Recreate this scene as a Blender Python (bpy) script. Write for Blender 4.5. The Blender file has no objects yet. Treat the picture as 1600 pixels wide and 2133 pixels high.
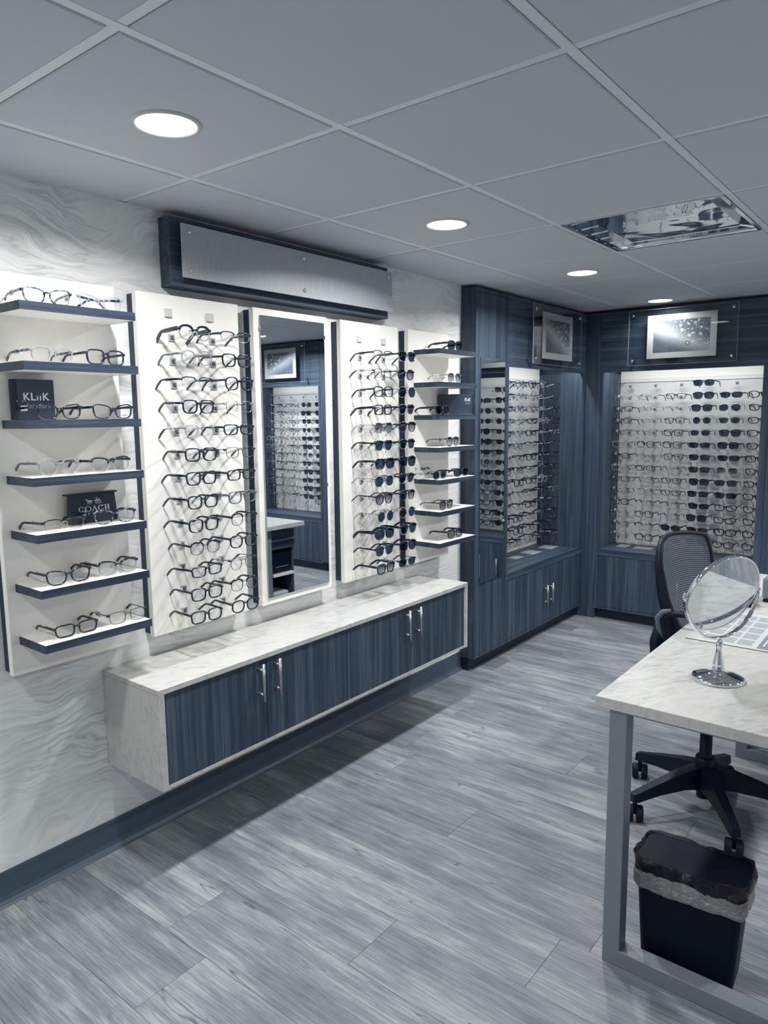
import bpy, math, random
from math import sin, cos, pi, radians
from mathutils import Vector, Matrix

random.seed(7)
SC = bpy.context.scene
COL = SC.collection

# ------------------------------------------------------------------ camera
H = 2.2087                                  # ceiling height
cam_d = bpy.data.cameras.new('camera')
cam = bpy.data.objects.new('camera', cam_d)
COL.objects.link(cam)
cam.location = (2.2276, -0.0077, 1.5025)
cam.rotation_euler = (1.4366, 0.0107, 0.6712)
cam_d.sensor_fit = 'HORIZONTAL'
cam_d.sensor_width = 36.0
cam_d.lens = 36.0 * 1503.2 / 1600.0
cam_d.clip_start = 0.02
SC.camera = cam

# ------------------------------------------------------------------ world, exposure
world = bpy.data.worlds.new('world')
world.use_nodes = True
world.node_tree.nodes['Background'].inputs[0].default_value = (0.30, 0.34, 0.40, 1)
world.node_tree.nodes['Background'].inputs[1].default_value = 0.3
SC.world = world
SC.view_settings.view_transform = 'Standard'
SC.view_settings.look = 'None'
SC.view_settings.gamma = 1.0
SC.view_settings.exposure = 0.0
SC.view_settings.use_curve_mapping = False
try:
    cy = SC.cycles
    cy.max_bounces = 9; cy.diffuse_bounces = 4; cy.glossy_bounces = 5
    cy.transmission_bounces = 4; cy.transparent_max_bounces = 24
    cy.caustics_reflective = False; cy.caustics_refractive = False
    cy.sample_clamp_indirect = 3.0
    cy.use_denoising = True
except Exception:
    pass
LAMP, LAMP2 = 18.2, 6.6   # power of each downlight in the row along the wall and in the row over the desk
STRIP = 74.0          # radiance of the light strips hidden behind the niche headers


# ------------------------------------------------------------------ colours and materials
def lin(c):
    c = c / 255.0
    return c / 12.92 if c <= 0.04045 else ((c + 0.055) / 1.055) ** 2.4


def rgb(r, g, b):
    return (lin(r), lin(g), lin(b), 1.0)


class NT:
    """a small node-tree writer"""
    def __init__(self, name):
        self.m = bpy.data.materials.new(name)
        self.m.use_nodes = True
        self.t = self.m.node_tree
        self.t.nodes.clear()
        self.out = self.t.nodes.new('ShaderNodeOutputMaterial')

    def n(self, kind, **kw):
        nd = self.t.nodes.new('ShaderNode' + kind)
        for k, v in kw.items():
            if k in nd.inputs:
                self.put(nd.inputs[k], v)
            else:
                setattr(nd, k, v)
        return nd

    def put(self, sock, v):
        if isinstance(v, bpy.types.NodeSocket):
            self.t.links.new(v, sock)
        else:
            sock.default_value = v

    def math(self, op, a, b=0.0, c=None):
        nd = self.t.nodes.new('ShaderNodeMath'); nd.operation = op
        self.put(nd.inputs[0], a); self.put(nd.inputs[1], b)
        if c is not None:
            self.put(nd.inputs[2], c)
        return nd.outputs[0]

    def vmath(self, op, a, b):
        nd = self.t.nodes.new('ShaderNodeVectorMath'); nd.operation = op
        self.put(nd.inputs[0], a); self.put(nd.inputs[1], b)
        return nd.outputs[0]

    def mix(self, f, a, b):
        nd = self.t.nodes.new('ShaderNodeMix'); nd.data_type = 'RGBA'
        self.put(nd.inputs[0], f); self.put(nd.inputs[6], a); self.put(nd.inputs[7], b)
        return nd.outputs[2]

    def ramp(self, f, stops):
        nd = self.t.nodes.new('ShaderNodeValToRGB')
        cr = nd.color_ramp
        while len(cr.elements) < len(stops):
            cr.elements.new(0.5)
        for e, (p, c) in zip(cr.elements, stops):
            e.position = p
            e.color = c if hasattr(c, '__len__') else (c, c, c, 1)
        self.put(nd.inputs[0], f)
        return nd.outputs[0]

    def obj(self):
        return self.n('TexCoord').outputs['Object']

    def scaled(self, vec, s):
        return self.vmath('MULTIPLY', vec, s)

    def noise(self, vec, scale=1.0, detail=4.0, rough=0.55, dist=0.0, out=0):
        nd = self.n('TexNoise')
        self.put(nd.inputs['Vector'], vec)
        nd.inputs['Scale'].default_value = scale
        nd.inputs['Detail'].default_value = detail
        nd.inputs['Roughness'].default_value = rough
        nd.inputs['Distortion'].default_value = dist
        return nd.outputs[out]

    def bsdf(self, color, rough=0.5, metal=0.0, spec=0.5, normal=None, coat=0.0):
        b = self.n('BsdfPrincipled')
        self.put(b.inputs['Base Color'], color)
        self.put(b.inputs['Roughness'], rough)
        self.put(b.inputs['Metallic'], metal)
        self.put(b.inputs['Specular IOR Level'], spec)
        if coat:
            b.inputs['Coat Weight'].default_value = coat
            b.inputs['Coat Roughness'].default_value = 0.05
        if normal is not None:
            self.put(b.inputs['Normal'], normal)
        return b.outputs[0]

    def bump(self, h, strength=0.2, dist=0.002):
        nd = self.n('Bump')
        self.put(nd.inputs['Height'], h)
        nd.inputs['Strength'].default_value = strength
        nd.inputs['Distance'].default_value = dist
        return nd.outputs[0]

    def done(self, shader):
        self.t.links.new(shader, self.out.inputs['Surface'])
        return self.m


def plain(name, c, rough=0.5, metal=0.0, spec=0.5, grain=0.06, scale=40, coat=0.0):
    t = NT(name)
    f = t.noise(t.obj(), scale, 3)
    lo = tuple(x * (1 - grain) for x in c[:3]) + (1,)
    hi = tuple(min(1, x * (1 + grain)) for x in c[:3]) + (1,)
    col = t.ramp(f, [(0.3, lo), (0.7, hi)])
    return t.done(t.bsdf(col, rough, metal, spec, coat=coat))


def clear(name, tint=(1, 1, 1, 1), haze=0.0, hazecol=(0.8, 0.8, 0.8, 1), ior=1.45, gloss=0.03, shape=None):
    """thin see-through plastic or glass: straight-through tint, surface reflection by Fresnel, a little body colour"""
    t = NT(name)
    tr = t.n('BsdfTransparent', Color=tint).outputs[0]
    if shape:
        tc = t.n('TexCoord').outputs['Generated']
        z = t.n('SeparateXYZ', Vector=tc).outputs[2]
        tr = t.n('BsdfTransparent', Color=t.ramp(z, shape)).outputs[0]
    s = tr
    if haze > 0:
        df = t.n('BsdfDiffuse', Color=hazecol).outputs[0]
        mx = t.n('MixShader'); mx.inputs[0].default_value = haze
        t.t.links.new(tr, mx.inputs[1]); t.t.links.new(df, mx.inputs[2]); s = mx.outputs[0]
    gl = t.n('BsdfGlossy', Roughness=gloss).outputs[0]
    bf = t.n('NewGeometry').outputs['Backfacing']
    fr = t.n('Fresnel', IOR=t.math('ADD', t.math('MULTIPLY', bf, 1.0 / ior - ior), ior)).outputs[0]
    mx = t.n('MixShader')
    t.t.links.new(fr, mx.inputs[0]); t.t.links.new(s, mx.inputs[1]); t.t.links.new(gl, mx.inputs[2])
    return t.done(mx.outputs[0])


def wood(name, grain_axis, c0, c1, c2, rough=0.5):
    t = NT(name)
    co = t.obj()
    s = {'x': (1.1, 26, 26), 'y': (26, 1.1, 26), 'z': (26, 26, 0.9)}[grain_axis]
    s2 = {'x': (2.0, 150, 150), 'y': (150, 2.0, 150), 'z': (150, 150, 2.0)}[grain_axis]
    a = t.noise(t.scaled(co, s), 1.0, 5, 0.6, 0.6)
    b = t.noise(t.scaled(co, s2), 1.0, 3, 0.6)
    f = t.math('ADD', t.math('MULTIPLY', a, 0.6), t.math('MULTIPLY', b, 0.4))
    col = t.ramp(f, [(0.36, c0), (0.5, c1), (0.64, c2)])
    return t.done(t.bsdf(col, rough, 0, 0.3, t.bump(f, 0.15, 0.001)))


W0, W1, W2 = rgb(36, 50, 67), rgb(55, 70, 88), rgb(80, 95, 111)
M = {}
M['wood'] = wood('dark_wood_vertical', 'z', W0, W1, W2)
M['wood_y'] = wood('dark_wood_along_wall', 'y', W0, W1, W2)
M['wood_x'] = wood('dark_wood_across', 'x', W0, W1, W2)
M['edge'] = wood('shelf_edge_wood', 'y', rgb(27, 39, 54), rgb(43, 56, 73), rgb(66, 80, 96))  # cabinet wood copied darker: less light on shelf edges put into the colour
M['kick'] = plain('toe_kick_black', rgb(16, 30, 48), 0.5)
M['white'] = plain('white_laminate', rgb(240, 239, 235), 0.45, grain=0.01)
M['cap'] = plain('pale_plastic', rgb(196, 197, 196), 0.4, grain=0.01)
M['backing'] = plain('dark_backing', rgb(30, 46, 66), 0.5)
M['ceiling'] = None
M['cove'] = plain('cove_base_rubber', rgb(66, 82, 99), 0.45, grain=0.04)
M['steel'] = plain('brushed_steel', rgb(176, 180, 184), 0.32, 0.9, grain=0.03)
M['chrome'] = plain('chrome', rgb(225, 228, 232), 0.05, 1.0, grain=0.01)
M['mirror'] = plain('mirror_glass', rgb(226, 230, 234), 0.008, 1.0, grain=0.0)
M['desk_steel'] = plain('grey_painted_steel', rgb(122, 131, 141), 0.4, 0.1, grain=0.03)
M['black'] = plain('black_plastic', rgb(7, 19, 36), 0.5, spec=0.25, grain=0.05)
M['black_gloss'] = plain('black_gloss', rgb(10, 22, 40), 0.12, grain=0.03)
M['bin'] = plain('bin_plastic', rgb(5, 16, 32), 0.55, spec=0.2, grain=0.05)
M['armrest'] = plain('grey_rubber_pad', rgb(84, 96, 110), 0.55)
M['grey_box'] = plain('grey_casing', rgb(120, 128, 137), 0.4)
M['printer_white'] = plain('pale_casing', rgb(176, 181, 186), 0.5)
M['paper'] = plain('pale_paper', rgb(188, 191, 191), 0.6, grain=0.01)
M['ink'] = plain('grey_print', rgb(150, 157, 164), 0.6, grain=0.12, scale=90)
M['ink_dark'] = plain('slate_print', rgb(116, 125, 134), 0.6, grain=0.1, scale=60)
M['ink_line'] = plain('pale_print', rgb(205, 208, 208), 0.6, grain=0.01)
M['navy_box'] = plain('navy_card', rgb(9, 26, 48), 0.4)
M['slate_box'] = plain('slate_card', rgb(46, 60, 78), 0.35)
M['letter'] = plain('silver_lettering', rgb(206, 210, 212), 0.4, grain=0.01)
M['letter_dim'] = plain('grey_lettering', rgb(138, 147, 157), 0.4, grain=0.01)
M['letter_dark'] = plain('dark_lettering', rgb(26, 40, 60), 0.5, grain=0.01)
M['fr_black'] = plain('black_acetate', rgb(14, 27, 46), 0.16, grain=0.1)
M['fr_grey'] = plain('grey_acetate', rgb(92, 102, 116), 0.2, grain=0.15)
M['metal_dark'] = plain('gunmetal', rgb(58, 70, 86), 0.25, 0.8)
M['metal_light'] = plain('silver_wire', rgb(170, 176, 182), 0.22, 0.9)
M['tag'] = plain('price_tag_paper', rgb(206, 208, 208), 0.6, grain=0.01)
M['tag_ink'] = plain('price_tag_print', rgb(84, 94, 107), 0.6)
M['clip'] = plain('dark_clip', rgb(60, 72, 90), 0.35)
M['clip_pale'] = plain('pale_clip_plate', rgb(168, 172, 175), 0.35, grain=0.02)
M['lens'] = clear('demo_lens', (0.93, 0.95, 0.96, 1))
M['lens_dark'] = clear('dark_tinted_lens', (0.045, 0.075, 0.12, 1), 0.0, ior=1.5)
M['lens_grad'] = clear('graduated_lens', shape=[(0.0, rgb(190, 196, 202)), (0.95, rgb(48, 62, 82))], ior=1.5)
M['fr_clear'] = clear('crystal_acetate', (0.80, 0.83, 0.86, 1), 0.5, rgb(160, 165, 170), 1.5, 0.08)
M['arm'] = clear('clear_acrylic_arm', (0.94, 0.95, 0.96, 1), 0.3, rgb(228, 230, 230), 1.5, 0.08)
M['acrylic'] = clear('clear_acrylic_sheet', (0.95, 0.96, 0.97, 1), 0.0, ior=1.42, gloss=0.01)
M['acrylic_edge'] = clear('acrylic_edge', (0.8, 0.84, 0.87, 1), 0.6, rgb(190, 198, 204), 1.45, 0.1)


def m_tortoise():
    t = NT('tortoise_acetate')
    f = t.noise(t.obj(), 90, 2, 0.5, 0.4)
    return t.done(t.bsdf(t.ramp(f, [(0.44, rgb(14, 27, 46)), (0.58, rgb(120, 130, 142))]), 0.18))


M['fr_tort'] = m_tortoise()


def m_ceiling(name, c):
    t = NT(name)
    f = t.noise(t.obj(), 260, 2, 0.6)
    g = t.noise(t.obj(), 2.0, 2)
    col = t.mix(t.math('MULTIPLY', g, 0.5), c, tuple(x * 0.94 for x in c[:3]) + (1,))
    return t.done(t.bsdf(col, 0.85, 0, 0.2, t.bump(f, 0.08, 0.001)))


M['ceiling'] = m_ceiling('ceiling_tile', rgb(202, 208, 215))
M['tbar'] = plain('ceiling_grid_bar', rgb(226, 230, 234), 0.5, grain=0.01)
M['wall_plain'] = plain('painted_wall', rgb(226, 228, 230), 0.7, grain=0.02)


def m_wall():
    t = NT('swirled_stone_laminate')
    co = t.obj()
    # big warp of the bed lines, then fine lines following them
    w1 = t.noise(t.scaled(co, (1, 1.1, 1.6)), 1.5, 3, 0.5, 0.0, out=1)
    w2 = t.noise(t.scaled(co, (1, 2.6, 5.0)), 1.8, 3, 0.55, 0.0, out=1)
    v = t.vmath('ADD', co, t.vmath('MULTIPLY', t.vmath('SUBTRACT', w1, (.5, .5, .5)), (0, .25, .42)))
    v = t.vmath('ADD', v, t.vmath('MULTIPLY', t.vmath('SUBTRACT', w2, (.5, .5, .5)), (0, .08, .07)))
    v = t.vmath('MULTIPLY', v, (1, 0.55, 7.0))
    n1 = t.noise(v, 3.4, 5, 0.6, 0.15)
    n2 = t.noise(v, 11.0, 3, 0.6, 0.2)
    lines = t.math('ABSOLUTE', t.math('SUBTRACT', n1, 0.5))
    thin = t.ramp(lines, [(0.0, 1.0), (0.035, 0.25), (0.1, 0.0)])
    mask = t.ramp(t.noise(co, 3.0, 2), [(0.42, 0.05), (0.66, 1.0)])
    f = t.math('MULTIPLY', thin, mask)
    base = t.ramp(n2, [(0.35, rgb(228, 231, 232)), (0.65, rgb(243, 244, 243))])
    col = t.mix(t.math('MULTIPLY', f, 0.7), base, rgb(166, 174, 180))
    return t.done(t.bsdf(col, 0.4, 0, 0.4))


M['wall'] = m_wall()


def m_marble(name, axis):
    t = NT(name)
    co = t.obj()
    rot = t.n('Mapping')
    t.put(rot.inputs['Vector'], co)
    rot.inputs['Rotation'].default_value = {'z': (0, 0, 0.55), 'x': (0.9, 0, 0), 'y': (0, 0.7, 0)}[axis]
    v = t.vmath('MULTIPLY', rot.outputs[0], (64, 17, 38))
    a = t.noise(v, 1.0, 5, 0.62, 0.8)
    b = t.noise(co, 2.6, 3, 0.5, 0.6)
    f = t.math('ADD', t.math('MULTIPLY', a, 0.72), t.math('MULTIPLY', b, 0.28))
    col = t.ramp(f, [(0.32, rgb(152, 157, 162)), (0.43, rgb(179, 182, 183)), (0.55, rgb(194, 194, 191))])
    return t.done(t.bsdf(col, 0.3, 0, 0.45))


M['marble'] = m_marble('white_marble_laminate', 'z')
M['marble_side'] = m_marble('white_marble_laminate_side', 'x')


def m_floor():
    t = NT('grey_wood_plank')
    co = t.obj()
    rnd = t.n('ObjectInfo').outputs['Random']
    off = t.math('MULTIPLY', rnd, 37.0)
    cmb = t.n('CombineXYZ', X=off, Y=off, Z=off).outputs[0]
    p = t.vmath('ADD', co, cmb)
    warp = t.noise(t.scaled(p, (1.6, 5, 1)), 1.0, 2, 0.5, 0.0, out=1)
    q = t.vmath('ADD', p, t.vmath('MULTIPLY', t.vmath('SUBTRACT', warp, (.5, .5, .5)), (0, 0.028, 0)))
    a = t.noise(t.scaled(q, (1.3, 25, 1)), 1.0, 5, 0.62, 0.25)
    b = t.noise(t.scaled(q, (9, 190, 1)), 1.0, 3, 0.6)
    c = t.noise(t.scaled(q, (2.8, 6.5, 1)), 1.0, 5, 0.62)
    f = t.math('ADD', t.math('MULTIPLY', a, 0.34), t.math('ADD', t.math('MULTIPLY', b, 0.28), t.math('MULTIPLY', c, 0.38)))
    f = t.math('ADD', f, t.math('MULTIPLY', t.math('SUBTRACT', rnd, 0.5), 0.05))
    col = t.ramp(f, [(0.37, rgb(86, 95, 105)), (0.5, rgb(121, 128, 135)), (0.62, rgb(162, 166, 169))])
    e = t.noise(t.scaled(q, (5, 420, 1)), 1.0, 2, 0.5)
    col = t.mix(t.ramp(e, [(0.58, 0.0), (0.7, 0.55)]), col, rgb(80, 91, 103))
    crack = t.math('ABSOLUTE', t.math('SUBTRACT', t.noise(t.scaled(q, (0.9, 9, 1)), 1.0, 3, 0.5, 0.1), 0.5))
    cm = t.math('MULTIPLY', t.ramp(crack, [(0.0, 1.0), (0.007, 0.0)]), t.ramp(c, [(0.52, 0.0), (0.6, 0.8)]))
    col = t.mix(cm, col, rgb(58, 70, 84))
    vo = t.n('TexVoronoi', Vector=t.scaled(q, (2.2, 5.5, 1)))
    vo.inputs['Scale'].default_value = 1.0
    d = vo.outputs['Distance']
    kn = t.math('MULTIPLY', t.ramp(d, [(0.03, 1.0), (0.13, 0.0)]), t.ramp(t.math('SINE', t.math('MULTIPLY', d, 160.0)), [(0.0, 0.1), (1.0, 0.75)]))
    col = t.mix(kn, col, rgb(100, 110, 121))
    return t.done(t.bsdf(col, 0.45, 0, 0.35, t.bump(b, 0.08, 0.001)))


M['floor'] = m_floor()
M['gap'] = plain('floor_joint', rgb(62, 74, 88), 0.8)


def m_emit(name, c, s):
    t = NT(name)
    e = t.n('Emission', Color=c, Strength=s).outputs[0]
    return t.done(e)


M['lamp'] = m_emit('downlight_diffuser', (1.0, 0.985, 0.94, 1), 6.0)
M['strip'] = m_emit('niche_light_strip', (1.0, 0.99, 0.95, 1), STRIP)


def m_brushed():
    t = NT('brushed_sign_plate')
    co = t.obj()
    f = t.noise(t.scaled(co, (1, 500, 14)), 1.0, 3, 0.6)
    col = t.ramp(f, [(0.3, rgb(164, 170, 177)), (0.7, rgb(186, 191, 196))])
    return t.done(t.bsdf(col, t.ramp(f, [(0.3, 0.42), (0.7, 0.58)]), 0.12, 0.4))


M['plate'] = m_brushed()


def m_mesh():
    t = NT('woven_mesh_fabric')
    co = t.n('TexCoord').outputs['UV']
    s = t.n('SeparateXYZ', Vector=co)
    u = t.math('SINE', t.math('MULTIPLY', s.outputs[0], 2 * pi * 62))
    v = t.math('SINE', t.math('MULTIPLY', s.outputs[1], 2 * pi * 62))
    f = t.math('MULTIPLY', u, v)
    hole = t.ramp(f, [(0.55, 0.0), (0.7, 0.75)])
    col = t.ramp(v, [(0.2, rgb(34, 47, 65)), (0.9, rgb(128, 138, 150))])
    b = t.bsdf(col, 0.6)
    tr = t.n('BsdfTransparent').outputs[0]
    mx = t.n('MixShader')
    t.put(mx.inputs[0], hole); t.t.links.new(b, mx.inputs[1]); t.t.links.new(tr, mx.inputs[2])
    return t.done(mx.outputs[0])


M['mesh'] = m_mesh()


def m_liner(name, c0, c1, rough):
    t = NT(name)
    co = t.obj()
    f = t.noise(t.scaled(co, (1, 1, 1.6)), 60, 5, 0.65, 2.2)
    return t.done(t.bsdf(t.ramp(f, [(0.4, c0), (0.62, c1)]), rough, 0, 0.5, t.bump(f, 1.0, 0.012)))


M['liner'] = m_liner('black_bag_film', rgb(4, 12, 26), rgb(8, 20, 38), 0.22)
M['band'] = m_liner('grey_bag_band', rgb(150, 155, 160), rgb(184, 187, 189), 0.4)


def m_bubbles():
    """a print of air bubbles in liquid: dark ground, a pale diagonal drift and rings of several sizes"""
    t = NT('bubble_photo_print')
    g = t.n('TexCoord').outputs['UV']
    s = t.n('SeparateXYZ', Vector=g)
    u, v = s.outputs[0], s.outputs[1]
    band = t.math('ABSOLUTE', t.math('SUBTRACT', v, t.math('SUBTRACT', 0.78, t.math('MULTIPLY', u, 0.72))))
    base = t.ramp(band, [(0.0, rgb(176, 182, 186)), (0.14, rgb(140, 148, 156)), (0.34, rgb(70, 82, 96)), (0.7, rgb(56, 68, 83))])
    cl = t.noise(g, 7, 3)
    base = t.mix(t.math('MULTIPLY', cl, 0.35), base, rgb(150, 157, 164))
    above = t.ramp(t.math('SUBTRACT', t.math('ADD', v, t.math('MULTIPLY', u, 0.72)), 0.70), [(0.0, 0.0), (0.12, 1.0)])
    col = base
    for sc, r, w in ((6.0, 0.34, 0.10), (11.0, 0.30, 0.12), (21.0, 0.28, 0.16)):
        vo = t.n('TexVoronoi', Vector=t.scaled(g, (1.55, 1.0, 1.0)))
        vo.inputs['Scale'].default_value = sc
        vo.inputs['Randomness'].default_value = 1.0
        d = vo.outputs['Distance']
        keep = t.math('GREATER_THAN', t.n('SeparateXYZ', Vector=vo.outputs['Color']).outputs[0], 0.45)
        ring = t.ramp(t.math('ABSOLUTE', t.math('SUBTRACT', d, r * 0.8)), [(0.0, 1.0), (w * 0.5, 0.0)])
        spot = t.ramp(d, [(0.0, 0.9), (0.1, 0.45), (r * 0.8, 0.25), (r * 0.8 + 0.02, 0.0)])
        f = t.math('MULTIPLY', t.math('MULTIPLY', t.math('MAXIMUM', ring, spot), keep), above)
        col = t.mix(f, col, rgb(232, 234, 232))
    dx = t.math('SUBTRACT', u, 0.62); dy = t.math('MULTIPLY', t.math('SUBTRACT', v, 0.26), 0.62)
    d = t.math('SQRT', t.math('ADD', t.math('MULTIPLY', dx, dx), t.math('MULTIPLY', dy, dy)))
    col = t.mix(t.ramp(d, [(0.0, 0.0), (0.022, 0.0), (0.028, 1.0), (0.036, 1.0), (0.042, 0.0)]), col, rgb(30, 44, 62))
    col = t.mix(t.ramp(d, [(0.0, 0.9), (0.024, 0.2), (0.03, 0.0)]), col, rgb(236, 237, 234))
    return t.done(t.bsdf(col, 0.5))


M['bubbles'] = m_bubbles()


# ------------------------------------------------------------------ mesh building
class MB:
    def __init__(self):
        self.v, self.f, self.uv = [], [], None

    def add(self, vs, fs):
        b = len(self.v)
        self.v += [tuple(p) for p in vs]
        self.f += [tuple(i + b for i in f) for f in fs]
        return self

    def box(self, x0, x1, y0, y1, z0, z1, bev=0.0):
        if bev <= 0:
            vs = [(x, y, z) for x in (x0, x1) for y in (y0, y1) for z in (z0, z1)]
            return self.add(vs, [(0, 1, 3, 2), (4, 6, 7, 5), (0, 4, 5, 1), (2, 3, 7, 6), (0, 2, 6, 4), (1, 5, 7, 3)])
        b = bev
        idx = {}
        vs = []
        X, Y, Z = (x0, x1), (y0, y1), (z0, z1)
        for i in (0, 1):
            for j in (0, 1):
                for k in (0, 1):
                    sx, sy, sz = (1, -1)[i], (1, -1)[j], (1, -1)[k]
                    for a in range(3):
                        p = [X[i] + sx * b, Y[j] + sy * b, Z[k] + sz * b]
                        p[a] = (X[i], Y[j], Z[k])[a]
                        idx[i, j, k, a] = len(vs)
                        vs.append(p)
        q = lambda *c: idx[c]
        fs = []
        for s in (0, 1):
            fs += [(q(s, 0, 0, 0), q(s, 1, 0, 0), q(s, 1, 1, 0), q(s, 0, 1, 0)), (q(0, s, 0, 1), q(1, s, 0, 1), q(1, s, 1, 1), q(0, s, 1, 1)), (q(0, 0, s, 2), q(1, 0, s, 2), q(1, 1, s, 2), q(0, 1, s, 2))]
            for r in (0, 1):
                fs += [(q(0, s, r, 1), q(1, s, r, 1), q(1, s, r, 2), q(0, s, r, 2)), (q(s, 0, r, 0), q(s, 1, r, 0), q(s, 1, r, 2), q(s, 0, r, 2)), (q(s, r, 0, 0), q(s, r, 1, 0), q(s, r, 1, 1), q(s, r, 0, 1))]
        for i in (0, 1):
            for j in (0, 1):
                for k in (0, 1):
                    fs.append((q(i, j, k, 0), q(i, j, k, 1), q(i, j, k, 2)))
        return self.add(vs, fs)

    def ring_sweep(self, rings, closed=False, caps=True):
        """rings: list of equally long closed loops of points"""
        n = len(rings[0])
        vs = [p for r in rings for p in r]
        fs = []
        m = len(rings)
        for i in range(m if closed else m - 1):
            a, b = i * n, ((i + 1) % m) * n
            for j in range(n):
                k = (j + 1) % n
                fs.append((a + j, a + k, b + k, b + j))
        if caps and not closed:
            fs.append(tuple(range(n))[::-1])
            fs.append(tuple(range((m - 1) * n, m * n)))
        return self.add(vs, fs)

    def tube(self, pts, r, n=8, flat=1.0, up=None, closed=False):
        """round (or flattened) tube through pts; r a number or one per point"""
        pts = [Vector(p) for p in pts]
        R = r if hasattr(r, '__len__') else [r] * len(pts)
        rings = []
        prev = None
        m = len(pts)
        for i, p in enumerate(pts):
            if closed:
                d = pts[(i + 1) % m] - pts[i - 1]
            else:
                d = pts[min(i + 1, m - 1)] - pts[max(i - 1, 0)]
            d.normalize()
            u = Vector(up) if up else (prev if prev is not None else (Vector((0, 0, 1)) if abs(d.z) < 0.9 else Vector((1, 0, 0))))
            a = (u - d * u.dot(d)).normalized()
            prev = a
            b = d.cross(a)
            rings.append([p + (a * cos(t) + b * sin(t) * flat) * R[i] for t in [2 * pi * k / n for k in range(n)]])
        return self.ring_sweep(rings, closed)

    def lathe(self, prof, center=(0, 0, 0), n=32, cap=True):
        cx, cy_, cz = center
        rings = [[(cx + r * cos(2 * pi * k / n), cy_ + r * sin(2 * pi * k / n), cz + z) for k in range(n)] for r, z in prof]
        return self.ring_sweep(rings, False, cap)

    def prism(self, poly, axis, a0, a1):
        """poly: 2-D points in the two other axes (in x,y,z order), extruded along axis"""
        def P(p, a):
            q = [p[0], p[1]]
            q.insert('xyz'.index(axis), a)
            return tuple(q)
        n = len(poly)
        vs = [P(p, a0) for p in poly] + [P(p, a1) for p in poly]
        fs = [tuple(range(n))[::-1], tuple(range(n, 2 * n))] + [(j, (j + 1) % n, n + (j + 1) % n, n + j) for j in range(n)]
        return self.add(vs, fs)

    def mesh(self, name, mat, smooth=False):
        me = bpy.data.meshes.new(name)
        me.from_pydata(self.v, [], self.f)
        if mat is not None:
            for mm in (mat if isinstance(mat, (list, tuple)) else [mat]):
                me.materials.append(mm)
        if smooth:
            me.polygons.foreach_set('use_smooth', [True] * len(me.polygons))
        me.update()
        return me

    def build(self, name, mat, parent=None, smooth=False, fix=True):
        me = self.mesh(name, mat, smooth)
        if fix:
            import bmesh
            bm = bmesh.new(); bm.from_mesh(me)
            bmesh.ops.recalc_face_normals(bm, faces=bm.faces[:])
            bm.to_mesh(me); bm.free()
        return link(name, me, parent)


def link(name, me, parent=None, loc=None):
    o = bpy.data.objects.new(name, me)
    COL.objects.link(o)
    if parent is not None:
        o.parent = parent
    if loc:
        o.location = loc
    return o


def tag(o, label, cat, group=None):
    o['label'] = label
    o['category'] = cat
    if group:
        o['group'] = group
    return o


def thing(name, label, cat, loc=(0, 0, 0), rz=0.0, group=None):
    o = bpy.data.objects.new(name, None)
    o.empty_display_size = 0.05
    COL.objects.link(o)
    o.location = loc
    o.rotation_euler = (0, 0, rz)
    return tag(o, label, cat, group)


def struct(o):
    o['kind'] = 'structure'
    return o


def B(*a, bev=0.0):
    return MB().box(*a, bev=bev)


def panel_uv(o, axis_u, axis_v):
    """UVs from local extents"""
    me = o.data
    iu, iv = 'xyz'.index(axis_u.lower()), 'xyz'.index(axis_v.lower())
    us = [v.co[iu] for v in me.vertices]; vs = [v.co[iv] for v in me.vertices]
    u0, u1, v0, v1 = min(us), max(us), min(vs), max(vs)
    lay = me.uv_layers.new(name='uv')
    for lp in me.loops:
        c = me.vertices[lp.vertex_index].co
        u = (c[iu] - u0) / (u1 - u0)
        lay.data[lp.index].uv = (1 - u if axis_u.isupper() else u, (c[iv] - v0) / (v1 - v0))


_text_cache = {}


def text_mesh(s, size, mat, extrude=0.0006, spacing=1.0, bold=0.0):
    key = (s, size, mat.name, spacing, bold)
    if key in _text_cache:
        return _text_cache[key]
    cu = bpy.data.curves.new('lettering', 'FONT')
    cu.body = s; cu.size = size; cu.extrude = extrude; cu.align_x = 'CENTER'; cu.align_y = 'CENTER'
    cu.space_character = spacing; cu.resolution_u = 2; cu.offset = bold
    o = bpy.data.objects.new('lettering', cu)
    COL.objects.link(o)
    dg = bpy.context.evaluated_depsgraph_get()
    me = bpy.data.meshes.new_from_object(o.evaluated_get(dg))
    bpy.data.objects.remove(o); bpy.data.curves.remove(cu)
    me.materials.clear(); me.materials.append(mat)
    _text_cache[key] = me
    return me


FACE_X = Matrix(((0, 0, 1), (1, 0, 0), (0, 1, 0))).to_euler()      # text plane -> faces +x, reads along +y
FACE_MY = Matrix(((1, 0, 0), (0, 0, -1), (0, 1, 0))).to_euler()    # faces -y, reads along +x


def letters(s, size, mat, parent, loc, rot, **kw):
    o = link('lettering', text_mesh(s, size, mat, **kw), parent, loc)
    o.rotation_euler = rot
    return o


# ================================================================== the room
Y0, Y1 = -1.8, 5.42          # wall behind the camera, wall behind the far cabinets
XR = 4.3

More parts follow.
